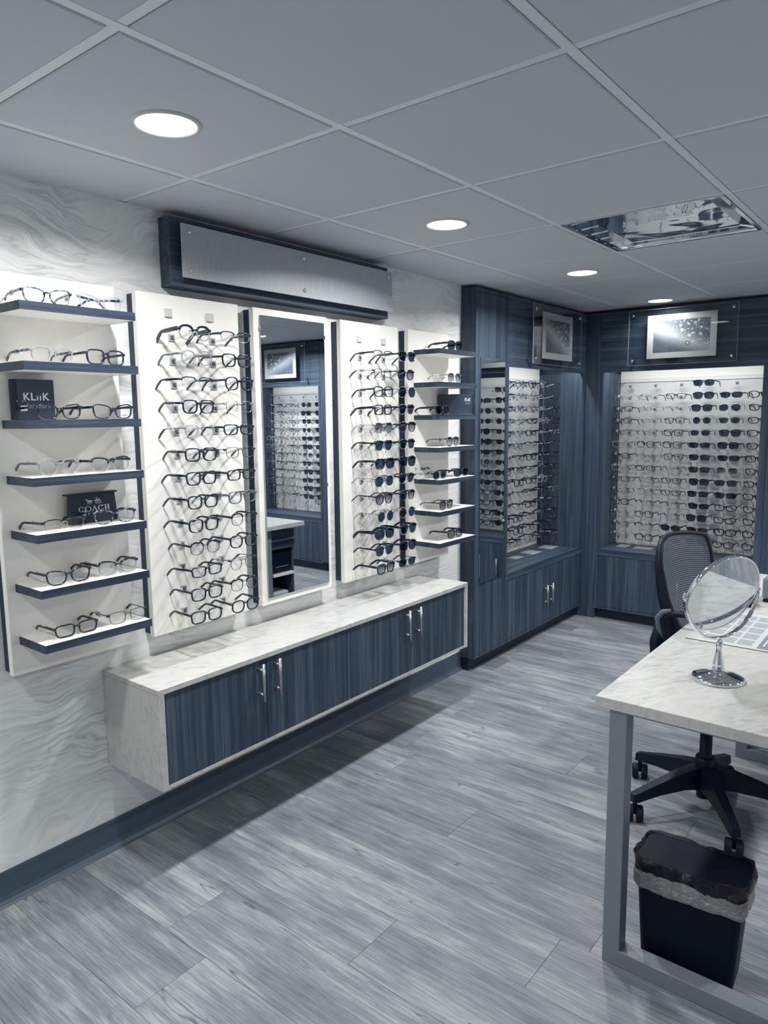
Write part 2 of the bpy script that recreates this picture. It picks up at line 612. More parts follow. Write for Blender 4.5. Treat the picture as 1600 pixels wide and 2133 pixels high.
# floor: a bed with every plank on it
floor = struct(B(-0.35, XR, Y0, Y1, -0.03, -0.0012).build('floor', M['gap']))
PW, PL = 0.225, 1.22
joint = {0: .497 - 1.22, 1: 1.013, 2: 1.436, 4: .893, 7: 1.0415, 9: .65, -1: 1.9, 3: .3, 5: 1.65, 6: .35, 8: 1.55}
plank_mesh = {}
for r in range(-13, 20):
    y = 1.11 + PW * r - PW
    if y + PW < Y0 or y > Y1:
        continue
    k = r - 1 + 1
    xs = joint.get(r - 1, random.uniform(0, 1.2))
    while xs > -0.3:
        xs -= PL
    x = xs
    while x < XR:
        a, b = max(x, -0.3), min(x + PL, XR)
        y0, y1 = max(y, Y0), min(y + PW, Y1)
        if b - a > 0.02:
            key = (round(b - a, 3), round(y1 - y0, 3))
            if key not in plank_mesh:
                plank_mesh[key] = B(0.0004, key[0] - 0.0004, 0.0004, key[1] - 0.0004, -0.004, 0.0, bev=0.0005).mesh('plank', M['floor'])
            link('plank', plank_mesh[key], floor, (a, y0, 0.0))
        x += PL

# ceiling: deck above, T-bars, lay-in tiles
ceiling = struct(B(-0.35, XR, Y0, Y1, H + 0.012, H + 0.05).build('ceiling', M['ceiling']))
GX0, GX, GY0, GY = 0.364, 0.603, 0.81, 0.61
xs = [-0.35] + [GX0 + GX * i for i in range(0, 7)] + [XR]
ys = [Y0] + [GY0 + GY * j for j in range(-4, 8)] + [Y1]
for x in xs[1:-1]:
    B(x - 0.012, x + 0.012, Y0, Y1, H + 0.001, H + 0.010, bev=0.001).build('runner', M['tbar'], ceiling)
for y in ys[1:-1]:
    for a, b in zip(xs[:-1], xs[1:]):
        B(a + 0.012, b - 0.012, y - 0.012, y + 0.012, H + 0.0025, H + 0.010, bev=0.001).build('cross_bar', M['tbar'], ceiling)
TROF = (xs[2], ys[8])
tile_mesh = {}
for a, b in zip(xs[:-1], xs[1:]):
    for c, d in zip(ys[:-1], ys[1:]):
        if abs(a - (GX0 + GX)) < 1e-6 and abs(c - (GY0 + 3 * GY)) < 1e-6:
            TROF = (a, b, c, d)
            continue
        w, l = round(b - a, 4), round(d - c, 4)
        if (w, l) not in tile_mesh:
            g = 0.0145
            mb = MB()
            mb.ring_sweep([[(g, g, 0.011), (w - g, g, 0.011), (w - g, l - g, 0.011), (g, l - g, 0.011)],
                           [(g, g, 0.002), (w - g, g, 0.002), (w - g, l - g, 0.002), (g, l - g, 0.002)],
                           [(g + .003, g + .003, -0.001), (w - g - .003, g + .003, -0.001), (w - g - .003, l - g - .003, -0.001), (g + .003, l - g - .003, -0.001)]])
            tile_mesh[w, l] = mb.mesh('tile', M['ceiling'])
        link('tile', tile_mesh[w, l], ceiling, (a, c, H))

struct(B(-0.05, 0.0, Y0, 3.497, 0, H).build('wall_left', M['wall']))
struct(B(-0.40, -0.35, 3.40, Y1, 0, H).build('wall_recess', M['wall_plain']))
struct(B(-0.35, -0.05, 3.40, 3.497, 0, H).build('wall_return', M['wall_plain']))
struct(B(-0.40, XR + .05, Y1, Y1 + 0.05, 0, H).build('wall_back', M['wall_plain']))
struct(B(XR, XR + 0.05, Y0, Y1, 0, H).build('wall_right', M['wall_plain']))
struct(B(-0.05, XR + .05, Y0 - 0.05, Y0, 0, H).build('wall_front', M['wall_plain']))
cove = [(0.0, 0.108), (0.004, 0.108), (0.005, 0.1), (0.005, 0.03), (0.008, 0.016), (0.016, 0.006), (0.022, 0.001), (0.022, 0.0), (0.0, 0.0)]
struct(MB().prism(cove, 'y', Y0, 3.497).build('baseboard_left', M['cove']))


# ================================================================== lights in the ceiling
def downlight(x, y, label, power=LAMP, spread=156):
    t = thing('downlight', label, 'ceiling light', (x, y, H - 0.001), group='round recessed downlights')
    MB().lathe([(0.073, 0.002), (0.073, -0.004), (0.077, -0.006), (0.084, -0.004), (0.087, 0.0)], n=40, cap=False).build('trim_ring', M['cap'], t, True)
    MB().lathe([(0.0735, -0.0015), (0.0001, -0.0025)], n=40, cap=False).build('diffuser', M['lamp'], t, True)
    ld = bpy.data.lights.new('downlight_beam', 'AREA')
    ld.shape = 'DISK'; ld.size = 0.145; ld.energy = power; ld.color = (1.0, 0.985, 0.95); ld.spread = radians(spread)
    lo_ = link('downlight_beam', ld, t, (0, 0, -0.0065))


for yy, lb in ((1.127, 'large bright round downlight above the left shelf unit'),
               (2.356, 'round downlight in the ceiling before the long sign plate'),
               (3.599, 'round downlight above the tall cabinet with the narrow mirror'),
               (4.818, 'small round downlight close above the corner picture on the far header'),
               (-0.11, 'round downlight overhead, just behind where the viewer stands'),
               (-1.35, 'round downlight in the same row, by the wall behind the viewer')):
    downlight(0.66, yy, lb, LAMP * (.22 if yy > 4 else .55 if yy < 0 else 1))
for yy, lb in ((4.45, 'round downlight seen at the top of the wall mirror'),
               (3.27, 'downlight over the far side of the marble desk'),
               (2.03, 'downlight over the near side of the marble desk'),
               (0.8, 'downlight in the second row beside the viewer'),
               (-0.42, 'downlight in the second row behind the viewer')):
    downlight(2.87, yy, lb, LAMP2 * (6.0 if yy > 4 else 3.0 if yy > 3 else 0.5))

# mirrored troffer
a, b, c, d = TROF
tr = thing('recessed_troffer', 'square recessed troffer with mirror-bright reflector in the ceiling', 'light fixture', (a, c, H))
w, l = b - a, d - c
mb = MB()
for q in ((0.013, w - .013, 0.013, 0.026), (0.013, w - .013, l - .026, l - .013), (0.013, 0.026, 0.026, l - .026), (w - .026, w - .013, 0.026, l - .026)):
    mb.box(q[0], q[1], q[2], q[3], -0.003, 0.006)
mb.build('frame', M['chrome'], tr)


def m_reflector():
    t = NT('specular_reflector')
    f = t.noise(t.obj(), 3.0, 2, 0.5, 0.3)
    return t.done(t.bsdf(rgb(208, 212, 216), 0.03, 1.0, 0.5, t.bump(f, 0.25, 0.02)))


M['reflector'] = m_reflector()
# housing: the deck above carries the box; sloping sides up to a flat mirror
h0, h1, ins = 0.004, 0.0105, 0.075
mb = MB()
lo = [(0.026, 0.026, h0), (w - .026, 0.026, h0), (w - .026, l - .026, h0), (0.026, l - .026, h0)]
hi = [(ins + .03, ins, h1), (w - ins, ins, h1), (w - ins, l - ins, h1), (ins + .03, l - ins, h1)]
mb.add(lo + hi, [(0, 1, 5, 4), (1, 2, 6, 5), (2, 3, 7, 6), (3, 0, 4, 7)])
mb.build('reflector_side', M['chrome'], tr)
MB().add(hi, [(0, 1, 2, 3)]).build('reflector_top', M['reflector'], tr)
for k in range(6):
    yy = 0.06 + k * (l - 0.12) / 5
    MB().tube([(0.034, yy, 0.004), (0.070, yy + .004, 0.008), (0.10, yy + .006, 0.0095)], 0.003, 6).build('louver', M['chrome'], tr, True)


# ================================================================== left wall: panels
PZ0, PZ1, PX = 0.735, 1.918, 0.06


def rack_panel(name, label, cat, y0, y1):
    t = thing(name, label, cat, (0, 0, 0))
    B(0.0, 0.036, y0 + .004, y1 - .004, PZ0 + .006, PZ1 - .006).build('backing_board', M['backing'], t)
    B(0.036, PX, y0, y1, PZ0, PZ1, bev=0.0012).build('face_board', M['white'], t)
    return t


_holder = {}


def holder(parent, loc, rz, rod=0.125, cap=False):
    """clear square plate, dark clip and clear curved arm, front towards -y before turning"""
    if not _holder:
        _holder['plate'] = B(-.0125, .0125, -.005, 0, -.0125, .0125, bev=.0012).mesh('frame_holder', M['clip_pale'])
        _holder['cap'] = B(-.0145, .0145, -.008, 0, -.0145, .0145, bev=.0015).mesh('holder_cap', M['cap'])
        mb = MB()
        for q in ((-.0062, .0062, -.0062, -.0046), (-.0062, .0062, .0046, .0062), (-.0062, -.0046, -.0046, .0046), (.0046, .0062, -.0046, .0046)):
            mb.box(q[0], q[1], -.0066, -.0052, q[2], q[3])
        mb.box(-.002, .003, -.010, -.0052, -.003, .002)
        _holder['clip'] = mb.mesh('clip', M['clip'])
        pts = [(0, -.006, 0), (0, -.03, -.002), (0, -.07, .001), (0, -.105, .009), (0, -rod, .014)]
        mb = MB(); mb.tube(pts, [.0045, .0045, .004, .0038, .0035], 6, up=(1, 0, 0))
        mb.tube([(-.016, -rod + .002, .012), (0, -rod - .001, .015), (.016, -rod + .002, .012)], .003, 5)
        _holder['arm'] = mb.mesh('arm', M['arm'], True)
    o = link('holder_cap' if cap else 'frame_holder', _holder['cap' if cap else 'plate'], parent, loc)
    o.rotation_euler = (0, 0, rz)
    if not cap:
        link('clip', _holder['clip'], o)
        link('arm', _holder['arm'], o)
    return o


# ================================================================== eyeglasses
NSEG = 26


def outline(w, h, n, taper=0.0, cat=0.0, droop=0.0, grow=0.0):
    """lens edge, outer side towards +x; taper widens the top, cat lifts the outer top, droop pulls the outer bottom (aviator)"""
    P = []
    for k in range(NSEG):
        a = 2 * pi * k / NSEG
        ca, sa = cos(a), sin(a)
        x = (w / 2) * math.copysign(abs(ca) ** (2 / n), ca)
        z = (h / 2) * math.copysign(abs(sa) ** (2 / n), sa)
        x *= 1 + taper * z / (h / 2)
        if z > 0:
            z += cat * (x / (w / 2))
        else:
            x += droop * (-z / (h / 2)) * (w / 2)
            z -= 0.25 * abs(droop) * h * max(0, x / (w / 2)) * 0.4
        P.append((x, z, ca, sa))
    return P


def glasses_set(w=.052, h=.038, n=3.0, taper=.08, cat=0.0, droop=0.0, gap=.018, thick=.0034, depth=.0044, frame='fr_black', brow=None,
                browthick=.005, temple=None, tmetal=False, th=.0074, lens='lens', wrap=0.55, pads=False, bar=False, fold=0.0):
    """the parts of one frame style: a list of (name, mesh); front faces -y, temples run to +y, origin at the bridge"""
    parts = []
    cx = gap / 2 + w / 2
    W = gap + 2 * w
    yw = lambda x: wrap * x * x
    front, browm = MB(), MB()
    for s in (-1, 1):
        P = outline(w, h, n, taper, cat, droop)
        rings, brings = [], []
        for (x, z, ca, sa) in P:
            t = thick
            d = Vector((ca / (w / 2), 0, sa / (h / 2))).normalized()
            X = lambda r: s * (cx + x + d.x * r)
            Zz = lambda r: z + d.z * r
            rings.append([(X(-.0005), yw(X(0)) - depth / 2, Zz(-.0005)), (X(t), yw(X(t)) - depth / 2, Zz(t)),
                          (X(t), yw(X(t)) + depth / 2, Zz(t)), (X(-.0005), yw(X(0)) + depth / 2, Zz(-.0005))])
            if brow and z > 0.12 * h:
                bt = browthick * min(1, (z / (h / 2) - .1) * 1.6)
                brings.append([(X(-.0008), yw(X(0)) - depth / 2 - .001, Zz(-.0008)), (X(bt), yw(X(bt)) - depth / 2 - .001, Zz(bt)),
                               (X(bt), yw(X(bt)) + depth / 2 + .001, Zz(bt)), (X(-.0008), yw(X(0)) + depth / 2 + .001, Zz(-.0008))])
        front.ring_sweep(rings, closed=True)
        if brow:
            browm.ring_sweep(brings)
        # lens
        lm = MB()
        vs = [(s * cx, yw(cx) - .001, 0)] + [(s * (cx + x), yw(cx + x), z) for (x, z, _, _) in P]
        lm.add(vs, [(0, 1 + k, 1 + (k + 1) % NSEG) if s > 0 else (0, 1 + (k + 1) % NSEG, 1 + k) for k in range(NSEG)])
        parts.append(('lens', lm.mesh('lens', M[lens], True)))
        # end piece
        xo = cx + w / 2 * (1 + taper * .5)
        zt = h * .30 + cat * .6
        (browm if brow else front).box(*sorted((s * (xo - .001), s * (xo + .0065))), yw(xo) - depth / 2, yw(xo) + .008, zt - .0038, zt + .0038)
    # bridge
    zb = h * .16
    br = (gap / 2 + .002)
    rr = thick * (.8 if not pads else .62)
    (browm if (brow and not pads) else front).tube([(-br, yw(br), zb - .002), (-br * .5, -.001, zb + .003), (0, -.002, zb + .0042), (br * .5, -.001, zb + .003), (br, yw(br), zb - .002)], max(rr, .0009) * 1.15, 6)
    if bar:
        zz = h * .44
        front.tube([(-br - .006, 0, zz - .001), (0, -.001, zz), (br + .006, 0, zz - .001)], .0011, 5)
    parts.insert(0, ('front_frame', front.mesh('front_frame', M[frame], True)))
    if brow:
        parts.insert(1, ('brow_bar', browm.mesh('brow_bar', M[brow], True)))
    if pads:
        for s in (-1, 1):
            mb = MB()
            mb.tube([(s * (gap / 2 + .001), .002, -.002), (s * (gap / 2 - .002), .008, -.003), (s * (gap / 2 - .003), .009, -.006)], .0007, 4)
            mb.tube([(s * (gap / 2 - .003), .009, -.003), (s * (gap / 2 - .002), .0095, -.008), (s * (gap / 2 + .0005), .010, -.013)], [.0014, .003, .0018], 6, flat=.45)
            parts.append(('nose_pad', mb.mesh('nose_pad', M['lens'], True)))
    # temples
    xo = cx + w / 2 * (1 + taper * .5) + .004
    zt = h * .30 + cat * .6
    y0 = yw(xo) + .006
    for s in (-1, 1):
        st = [(0, 0, 0, 1.0), (.03, .001, .0, .95), (.085, .0012, -.001, .8), (.098, .001, -.004, .85), (.118, -.0005, -.018, 1.0), (.134, -.003, -.032, .75)]
        rings = []
        for i, (yy, dx, dz, k) in enumerate(st):
            a = (.0009 if tmetal and yy < .09 else .0017)
            hh = (.0012 if tmetal and yy < .09 else th / 2 * k)
            q = Vector((s * (xo + dx), y0 + yy, zt + dz))
            tl = 0.0 if yy < .09 else -.8
            up = Vector((0, -sin(tl), cos(tl))) if yy >= .098 else Vector((0, 0, 1))
            rings.append([q + Vector((-a, 0, 0)) + up * hh, q + Vector((a, 0, 0)) + up * hh, q + Vector((a, 0, 0)) - up * hh, q + Vector((-a, 0, 0)) - up * hh])
        if fold:
            piv = Vector((s * xo, y0, zt))
            ang = s * fold
            rot = Matrix.Rotation(ang, 3, 'Z')
            rings = [[piv + rot @ (p - piv) for p in r] for r in rings]
        mb = MB(); mb.ring_sweep(rings)
        parts.append(('temple', mb.mesh('temple', M[temple or frame], False)))
    # price tag clipped round the wearer's-right temple (near side from the room)
    mb = MB()
    mb.box(-xo - .0022, -xo + .0022, y0 + .045, y0 + .074, zt - .0085, zt + .0065)
    parts.append(('price_tag', mb.mesh('price_tag', M['tag'])))
    mb = MB()
    for k in range(4):
        mb.box(-xo - .0026, -xo - .0022, y0 + .052 + k * .0042, y0 + .0545 + k * .0042, zt - .0045, zt + .001)
    parts.append(('tag_print', mb.mesh('tag_print', M['tag_ink'])))
    return parts


STY = {
    # key: (look for the label, kind, keyword arguments)
    'square': ('black square', 'eyeglasses', dict(w=.051, h=.039, n=3.6, thick=.0036)),
    'square_thick': ('thick black square', 'eyeglasses', dict(w=.050, h=.038, n=3.6, thick=.0042, th=.010)),
    'rect': ('black rectangular', 'eyeglasses', dict(w=.053, h=.032, n=3.9, thick=.0033)),
    'round_black': ('black rounded', 'eyeglasses', dict(w=.048, h=.041, n=2.6, thick=.0032, taper=.05)),
    'cat': ('dark cat-eye', 'eyeglasses', dict(w=.054, h=.038, n=3.0, cat=.004, thick=.0028, taper=.14)),
    'cat_tort': ('mottled cat-eye', 'eyeglasses', dict(w=.054, h=.038, n=3.0, cat=.003, thick=.0028, frame='fr_tort', taper=.14)),
    'two_tone_cat': ('dark-topped clear-bottomed', 'eyeglasses', dict(w=.052, h=.039, n=3.0, taper=.13, cat=.003, thick=.0026, frame='fr_clear', brow='fr_black', browthick=.004, temple='fr_black')),
    'clear_round': ('crystal clear round', 'eyeglasses', dict(w=.048, h=.043, n=2.2, thick=.0032, frame='fr_clear', temple='fr_grey', taper=.02)),
    'clear_cat': ('clear-framed cat-eye', 'eyeglasses', dict(w=.054, h=.038, n=2.9, taper=.14, cat=.005, thick=.0022, frame='fr_clear', temple='fr_tort')),
    'clear_square': ('pale clear square', 'eyeglasses', dict(w=.051, h=.038, n=3.3, thick=.003, frame='fr_clear', temple='fr_tort')),
    'grey_square': ('grey translucent square', 'eyeglasses', dict(w=.051, h=.038, n=3.3, thick=.0032, frame='fr_grey')),
    'wire_square': ('thin silver-wired square', 'eyeglasses', dict(w=.051, h=.037, n=3.6, thick=.001, depth=.0018, frame='metal_light', temple='fr_black', tmetal=True, pads=True)),
    'wire_dark': ('thin dark-wired square', 'eyeglasses', dict(w=.051, h=.036, n=3.4, thick=.0011, depth=.0018, frame='metal_dark', temple='fr_black', tmetal=True, pads=True)),
    'wire_round': ('thin dark-wired round', 'eyeglasses', dict(w=.047, h=.046, n=2.05, thick=.0011, depth=.0018, frame='metal_dark', temple='metal_dark', tmetal=True, pads=True, taper=0, bar=True)),
    'wire_oval': ('thin wired oval', 'eyeglasses', dict(w=.050, h=.034, n=2.4, thick=.001, depth=.0018, frame='metal_light', temple='metal_light', tmetal=True, pads=True, taper=.03)),
    'browline': ('dark-browed metal', 'eyeglasses', dict(w=.049, h=.040, n=2.6, thick=.0011, depth=.0022, frame='metal_dark', brow='fr_black', browthick=.0048, temple='fr_black', pads=True, taper=.03)),
    'halfrim': ('half-rimmed dark-browed', 'eyeglasses', dict(w=.053, h=.032, n=3.2, thick=.0006, depth=.0014, frame='metal_light', brow='fr_black', browthick=.0026, temple='fr_black', pads=True)),
    'big_two_tone': ('thick two-tone round', 'eyeglasses', dict(w=.048, h=.042, n=2.3, thick=.003, frame='fr_clear', brow='fr_black', browthick=.0055, temple='fr_black', th=.014)),
    'sport_clear': ('black wraparound sports', 'eyeglasses', dict(w=.056, h=.034, n=2.7, thick=.0052, cat=.002, wrap=1.7, th=.009, gap=.016)),
    'goggle': ('strapped clear sports', 'goggles', dict(w=.057, h=.040, n=2.6, thick=.0055, wrap=2.0, th=.016, gap=.014, depth=.010)),
    'way': ('thick black square', 'sunglasses', dict(w=.052, h=.042, n=3.0, thick=.004, th=.010, taper=.12, lens='lens_dark')),
    'way_grad': ('thick black graduated', 'sunglasses', dict(w=.053, h=.042, n=3.0, thick=.004, th=.010, taper=.12, lens='lens_grad')),
    'way_two': ('clear-bottomed thick black', 'sunglasses', dict(w=.050, h=.044, n=2.5, thick=.0032, th=.011, frame='fr_clear', brow='fr_black', browthick=.005, temple='fr_black', lens='lens_dark')),
    'avi': ('metal aviator', 'sunglasses', dict(w=.055, h=.047, n=2.3, thick=.001, depth=.0018, droop=.10, taper=.06, frame='metal_light', temple='metal_light', tmetal=True, pads=True, bar=True, lens='lens_dark')),
    'avi_grad': ('graduated aviator', 'sunglasses', dict(w=.055, h=.046, n=2.4, thick=.001, depth=.0018, droop=.06, taper=.05, frame='metal_light', temple='metal_light', tmetal=True, pads=True, bar=True, lens='lens_grad')),
    'club_sun': ('dark-browed metal', 'sunglasses', dict(w=.049, h=.041, n=2.7, thick=.0011, frame='metal_light', brow='fr_black', browthick=.005, temple='fr_black', pads=True, lens='lens_dark')),
    'club_grad': ('dark-browed graduated', 'sunglasses', dict(w=.049, h=.043, n=2.4, thick=.0011, frame='metal_dark', brow='fr_black', browthick=.0042, temple='fr_black', pads=True, lens='lens_grad')),
    'round_sun': ('thin-rimmed round', 'sunglasses', dict(w=.048, h=.047, n=2.05, thick=.001, depth=.0018, frame='metal_light', temple='metal_light', tmetal=True, pads=True, taper=0, lens='lens_dark')),
    'round_grad': ('black round graduated', 'sunglasses', dict(w=.049, h=.045, n=2.3, thick=.0022, lens='lens_grad', taper=.05, th=.005)),
    'oval_sun': ('chunky black oval', 'sunglasses', dict(w=.053, h=.041, n=2.3, thick=.0045, th=.015, lens='lens_dark', taper=.02)),
    'tort_grad': ('mottled round graduated', 'sunglasses', dict(w=.049, h=.045, n=2.3, thick=.0026, frame='fr_tort', th=.007, lens='lens_grad')),
    'rect_sun': ('black rectangular', 'sunglasses', dict(w=.055, h=.038, n=3.2, thick=.0026, th=.008, lens='lens_dark', wrap=.9)),
    'square_grad_metal': ('silver square graduated', 'sunglasses', dict(w=.051, h=.046, n=3.0, thick=.0016, depth=.0022, frame='metal_light', temple='metal_light', tmetal=True, pads=True, lens='lens_grad')),
    'wrap_sun': ('black wraparound sports', 'sunglasses', dict(w=.059, h=.036, n=2.9, thick=.0022, th=.010, lens='lens_dark', wrap=1.8, gap=.013, taper=.1)),
    'metal_sun': ('small dark-wired', 'sunglasses', dict(w=.051, h=.037, n=2.7, thick=.0011, depth=.002, frame='metal_dark', temple='metal_dark', tmetal=True, pads=True, lens='lens_dark')),
}
_proto = {}


def glasses(style, loc, rz, where, group, fold=0.0, tilt=0.0, pre='', tagged=True):
    look, kind, kw = STY[style]
    key = (style, fold)
    name = 'sunglasses' if kind == 'sunglasses' else ('sports_goggles' if kind == 'goggles' else 'eyeglasses')
    label = (pre + look + ' ' + kind + ', ' + where)
    if key not in _proto:
        r = bpy.data.objects.new(name, None)
        COL.objects.link(r)
        for nm, me in glasses_set(fold=fold, **kw):
            link(nm, me, r)
        _proto[key] = r
        o = r
    else:
        p = _proto[key]
        o = p.copy(); COL.objects.link(o)
        for ch in list(p.children):
            if not tagged and ch.name.split('.')[0] in ('price_tag', 'tag_print'):
                continue
            c = ch.copy(); COL.objects.link(c); c.parent = o
    o.empty_display_size = .02
    o.location = loc
    o.rotation_euler = (tilt, 0, rz)
    tag(o, label, kind, group)
    return o


ORD = ['top', 'second', 'third', 'fourth', 'fifth', 'sixth', 'seventh', 'eighth', 'ninth', 'tenth', 'eleventh', 'twelfth', 'thirteenth', 'bottom']

# ---- rack panel before the mirror
p2 = rack_panel('glasses_rack', 'white wall panel holding two columns of clear eyeglasses beside shelves', 'display panel', 1.409, 1.842)
RZ = [1.774 - .0808 * k for k in range(13)]
A2 = ['big_two_tone', 'clear_round', 'halfrim', 'square', 'wire_square', 'square', 'square', 'square', 'square', 'browline', 'rect', 'square', 'square']
B2 = ['halfrim', 'square', 'round_black', 'wire_square', 'rect', 'wire_dark', 'rect', 'grey_square', 'browline', 'round_black', 'wire_round', 'browline', 'round_black']
for y in (1.53, 1.707):
    holder(p2, (PX, y, 1.857), pi / 2, cap=True)
for ci, (cy_, lst) in enumerate(((1.54, A2), (1.715, B2))):
    for k, s in enumerate(lst):
        holder(p2, (PX, cy_, RZ[k]), pi / 2)
        side = 'column near the mirror' if ci else 'column near the shelves'
        rowtxt = ('bottom' if k == 12 else ORD[k]) + ' row'
        glasses(s, (PX + .142 + random.uniform(-.004, .004), cy_ - .004 + random.uniform(-.004, .004), RZ[k] + .004), pi / 2 + random.uniform(-.06, .05),
                rowtxt + ' of the clear-lens panel, ' + side, 'eyeglasses on the panel before the mirror', tilt=random.uniform(-.04, .04))

# ---- mirror panel
mp = rack_panel('wall_mirror', 'tall wall mirror on a white framed board above the bench', 'mirror', 1.916, 2.331)
B(PX, PX + .006, 1.947, 2.310, .762, 1.891, bev=.0015).build('mirror_glass', M['mirror'], mp)
for y, z in ((1.949, 1.84), (2.308, 1.83), (2.308, 1.2)):
    B(PX, PX + .009, y - .004, y + .004, z - .008, z + .008, bev=.001).build('mirror_clip', M['chrome'], mp)

# ---- sunglasses panel
p3 = rack_panel('glasses_rack', 'white wall panel holding two columns of mostly dark sunglasses', 'display panel', 2.420, 2.836)
A3 = ['halfrim', 'wire_dark', 'square', 'square_thick', 'avi_grad', 'club_sun', 'way', 'avi', 'round_grad', 'round_sun', 'oval_sun', 'club_sun', 'way_grad']
B3 = ['club_sun', 'round_grad', 'avi', 'club_sun', 'club_grad', 'club_sun', 'way', 'club_sun', 'club_grad', 'round_sun', 'way_two', 'way', 'metal_sun']
for y in (2.544, 2.718):
    holder(p3, (PX, y, 1.843), pi / 2, cap=True)
for ci, (cy_, lst) in enumerate(((2.545, A3), (2.717, B3))):
    for k, s in enumerate(lst):
        z = 1.760 - .0801 * k
        holder(p3, (PX, cy_, z), pi / 2)
        side = 'column near the tall cabinet' if ci else 'column near the mirror'
        rowtxt = ('bottom' if k == 12 else ORD[k]) + ' row'
        glasses(s, (PX + .142 + random.uniform(-.004, .004), cy_ - .002 + random.uniform(-.004, .004), z + .004), pi / 2 + random.uniform(-.06, .05),
                rowtxt + ' of the sunglasses panel, ' + side, 'glasses on the panel after the mirror', tilt=random.uniform(-.04, .04))


# ---- shelf units
SZ = [1.820 - .1611 * k for k in range(7)]


def shelf_unit(label, y0, y1, s0, s1):
    t = rack_panel('shelf_unit', label, 'shelf unit', y0, y1)
    for z in SZ:
        s = B(PX, 0.214, s0 + .001, s1 - .001, z - .0235, z - .0005).build('shelf', M['white'], t)
        mb = MB()
        mb.box(0.214, 0.2165, s0 - .0015, s1 + .0015, z - .024, z)
        mb.box(PX, 0.214, s0 - .0015, s0 + .001, z - .024, z)
        mb.box(PX, 0.214, s1 - .001, s1 + .0015, z - .024, z)
        mb.build('edge_band', M['edge'], s)
    return t


sl = shelf_unit('wall unit of seven dark-edged shelves nearest the viewer', .923, 1.33, .951, 1.300)
sr = shelf_unit('wall unit of seven dark-edged shelves beside the tall dark cabinet', 2.918, 3.28, 2.967, 3.312)

LS = [[('cat_tort', 1.046, -.12), ('clear_cat', 1.21, -.05, 1)], [('clear_square', 1.05, .12), ('square', 1.215, .1)],
      [('cat', 1.06, .1), ('cat', 1.228, .06)], [('clear_round', 1.046, .1), ('two_tone_cat', 1.21, .05)],
      [('halfrim', 1.05, .12), ('cat_tort', 1.214, -.1)], [('cat', 1.052, -.05), ('two_tone_cat', 1.214, -.06)],
      [('rect', 1.065, -.05), ('wire_dark', 1.237, -.1)]]
WL = ['top', 'second', 'third', 'fourth', 'fifth', 'sixth', 'lowest']
for k, row in enumerate(LS):
    for i, it in enumerate(row):
        s, y, dr = it[:3]
        kw = STY[s][2]
        hz = kw['h'] / 2 + kw['thick'] + abs(kw.get('cat', 0)) * 0
        o = glasses(s, (0.183, y, SZ[k] + hz + .0005), pi / 2 + dr * .6, WL[k] + ' shelf of the unit nearest the viewer, ' + ('inner pair' if i else 'outer pair'),
                    'eyeglasses on the shelves nearest the viewer', fold=(1.15 if len(it) > 3 else 0.0), tilt=-.02)
        if s in ('cat', 'cat_tort', 'clear_cat', 'two_tone_cat', 'rect') and not (k == 3 and i == 0):
            letters('VIVID', .0062, M['letter_dim'], o, (.017 + .022, .0, -kw['h'] * .3), FACE_MY, spacing=1.25)

RS = [[('way', 3.160, 0)], [('square_grad_metal', 3.155, .05)], [('way', 3.045, .12)], [('tort_grad', 3.140, .12)],
      [('metal_sun', 3.02, .1), ('rect_sun', 3.225, -.05)], [('round_grad', 3.08, .05)], [('way_grad', 3.165, -.05)]]
for k, row in enumerate(RS):
    for i, (s, y, dr) in enumerate(row):
        kw = STY[s][2]
        hz = kw['h'] / 2 + kw['thick']
        glasses(s, (0.18, y, SZ[k] + hz + .0005), pi / 2 + dr * .5, WL[k] + ' shelf of the unit by the tall cabinet' + (', far end' if i else ''),
                'sunglasses on the shelves by the tall cabinet', tilt=-.02)

# ---- brand blocks standing on the shelves
t = thing('brand_block', 'dark KLiiK denmark block standing on third shelf nearest viewer', 'display sign', (0.1, 1.028, SZ[2] + .0003), -.02)
B(-.022, 0, -.0605, .0605, 0, .117, bev=.001).build('block', M['slate_box'], t)
B(-.0215, .0004, -.0605, -.0475, 0.0005, .1165).build('end_strip', M['navy_box'], t)
letters('KL', .031, M['letter'], t, (.0006, -.014, .066), FACE_X, spacing=1.1, bold=.0004)
letters('\u0131\u0131', .027, M['letter'], t, (.0006, .014, .065), FACE_X, spacing=1.2, bold=.0004)
letters('K', .031, M['letter'], t, (.0006, .034, .066), FACE_X, bold=.0004)
mb = MB()
for y in (-.050, -.034, -.026):
    mb.lathe([(.0001, 0), (.0015, 0)], (0, 0, 0), 10, False)
    n = 20
    mb.v[-n:] = [(.0011, y + v[0], .054 + v[1]) for v in mb.v[-n:]]
mb.build('dots', M['letter'], t, fix=False)
letters('denmark', .021, M['letter_dim'], t, (.0006, .010, .040), FACE_X, spacing=1.05)

t = thing('brand_block', 'dark KLiiK block at the end of third shelf by cabinet', 'display sign', (0.2, 3.235, SZ[2] + .0003))
B(-.138, 0, -.065, .065, 0, .105, bev=.001).build('block', M['slate_box'], t)
B(-.137, .0004, .058, .065, 0.0005, .1045).build('end_strip', M['navy_box'], t)
letters('KL\u0131\u0131K', .024, M['letter'], t, (.0006, .012, .076), FACE_X, spacing=1.05, bold=.0003)
letters('denmark', .0125, M['letter_dim'], t, (.0006, .010, .058), FACE_X)
mb = MB(); mb.box(.0002, .0008, -.026, -.016, .064, .0655); mb.box(.0002, .0008, .04, .056, .061, .0625)
mb.build('dash', M['letter_dim'], t)

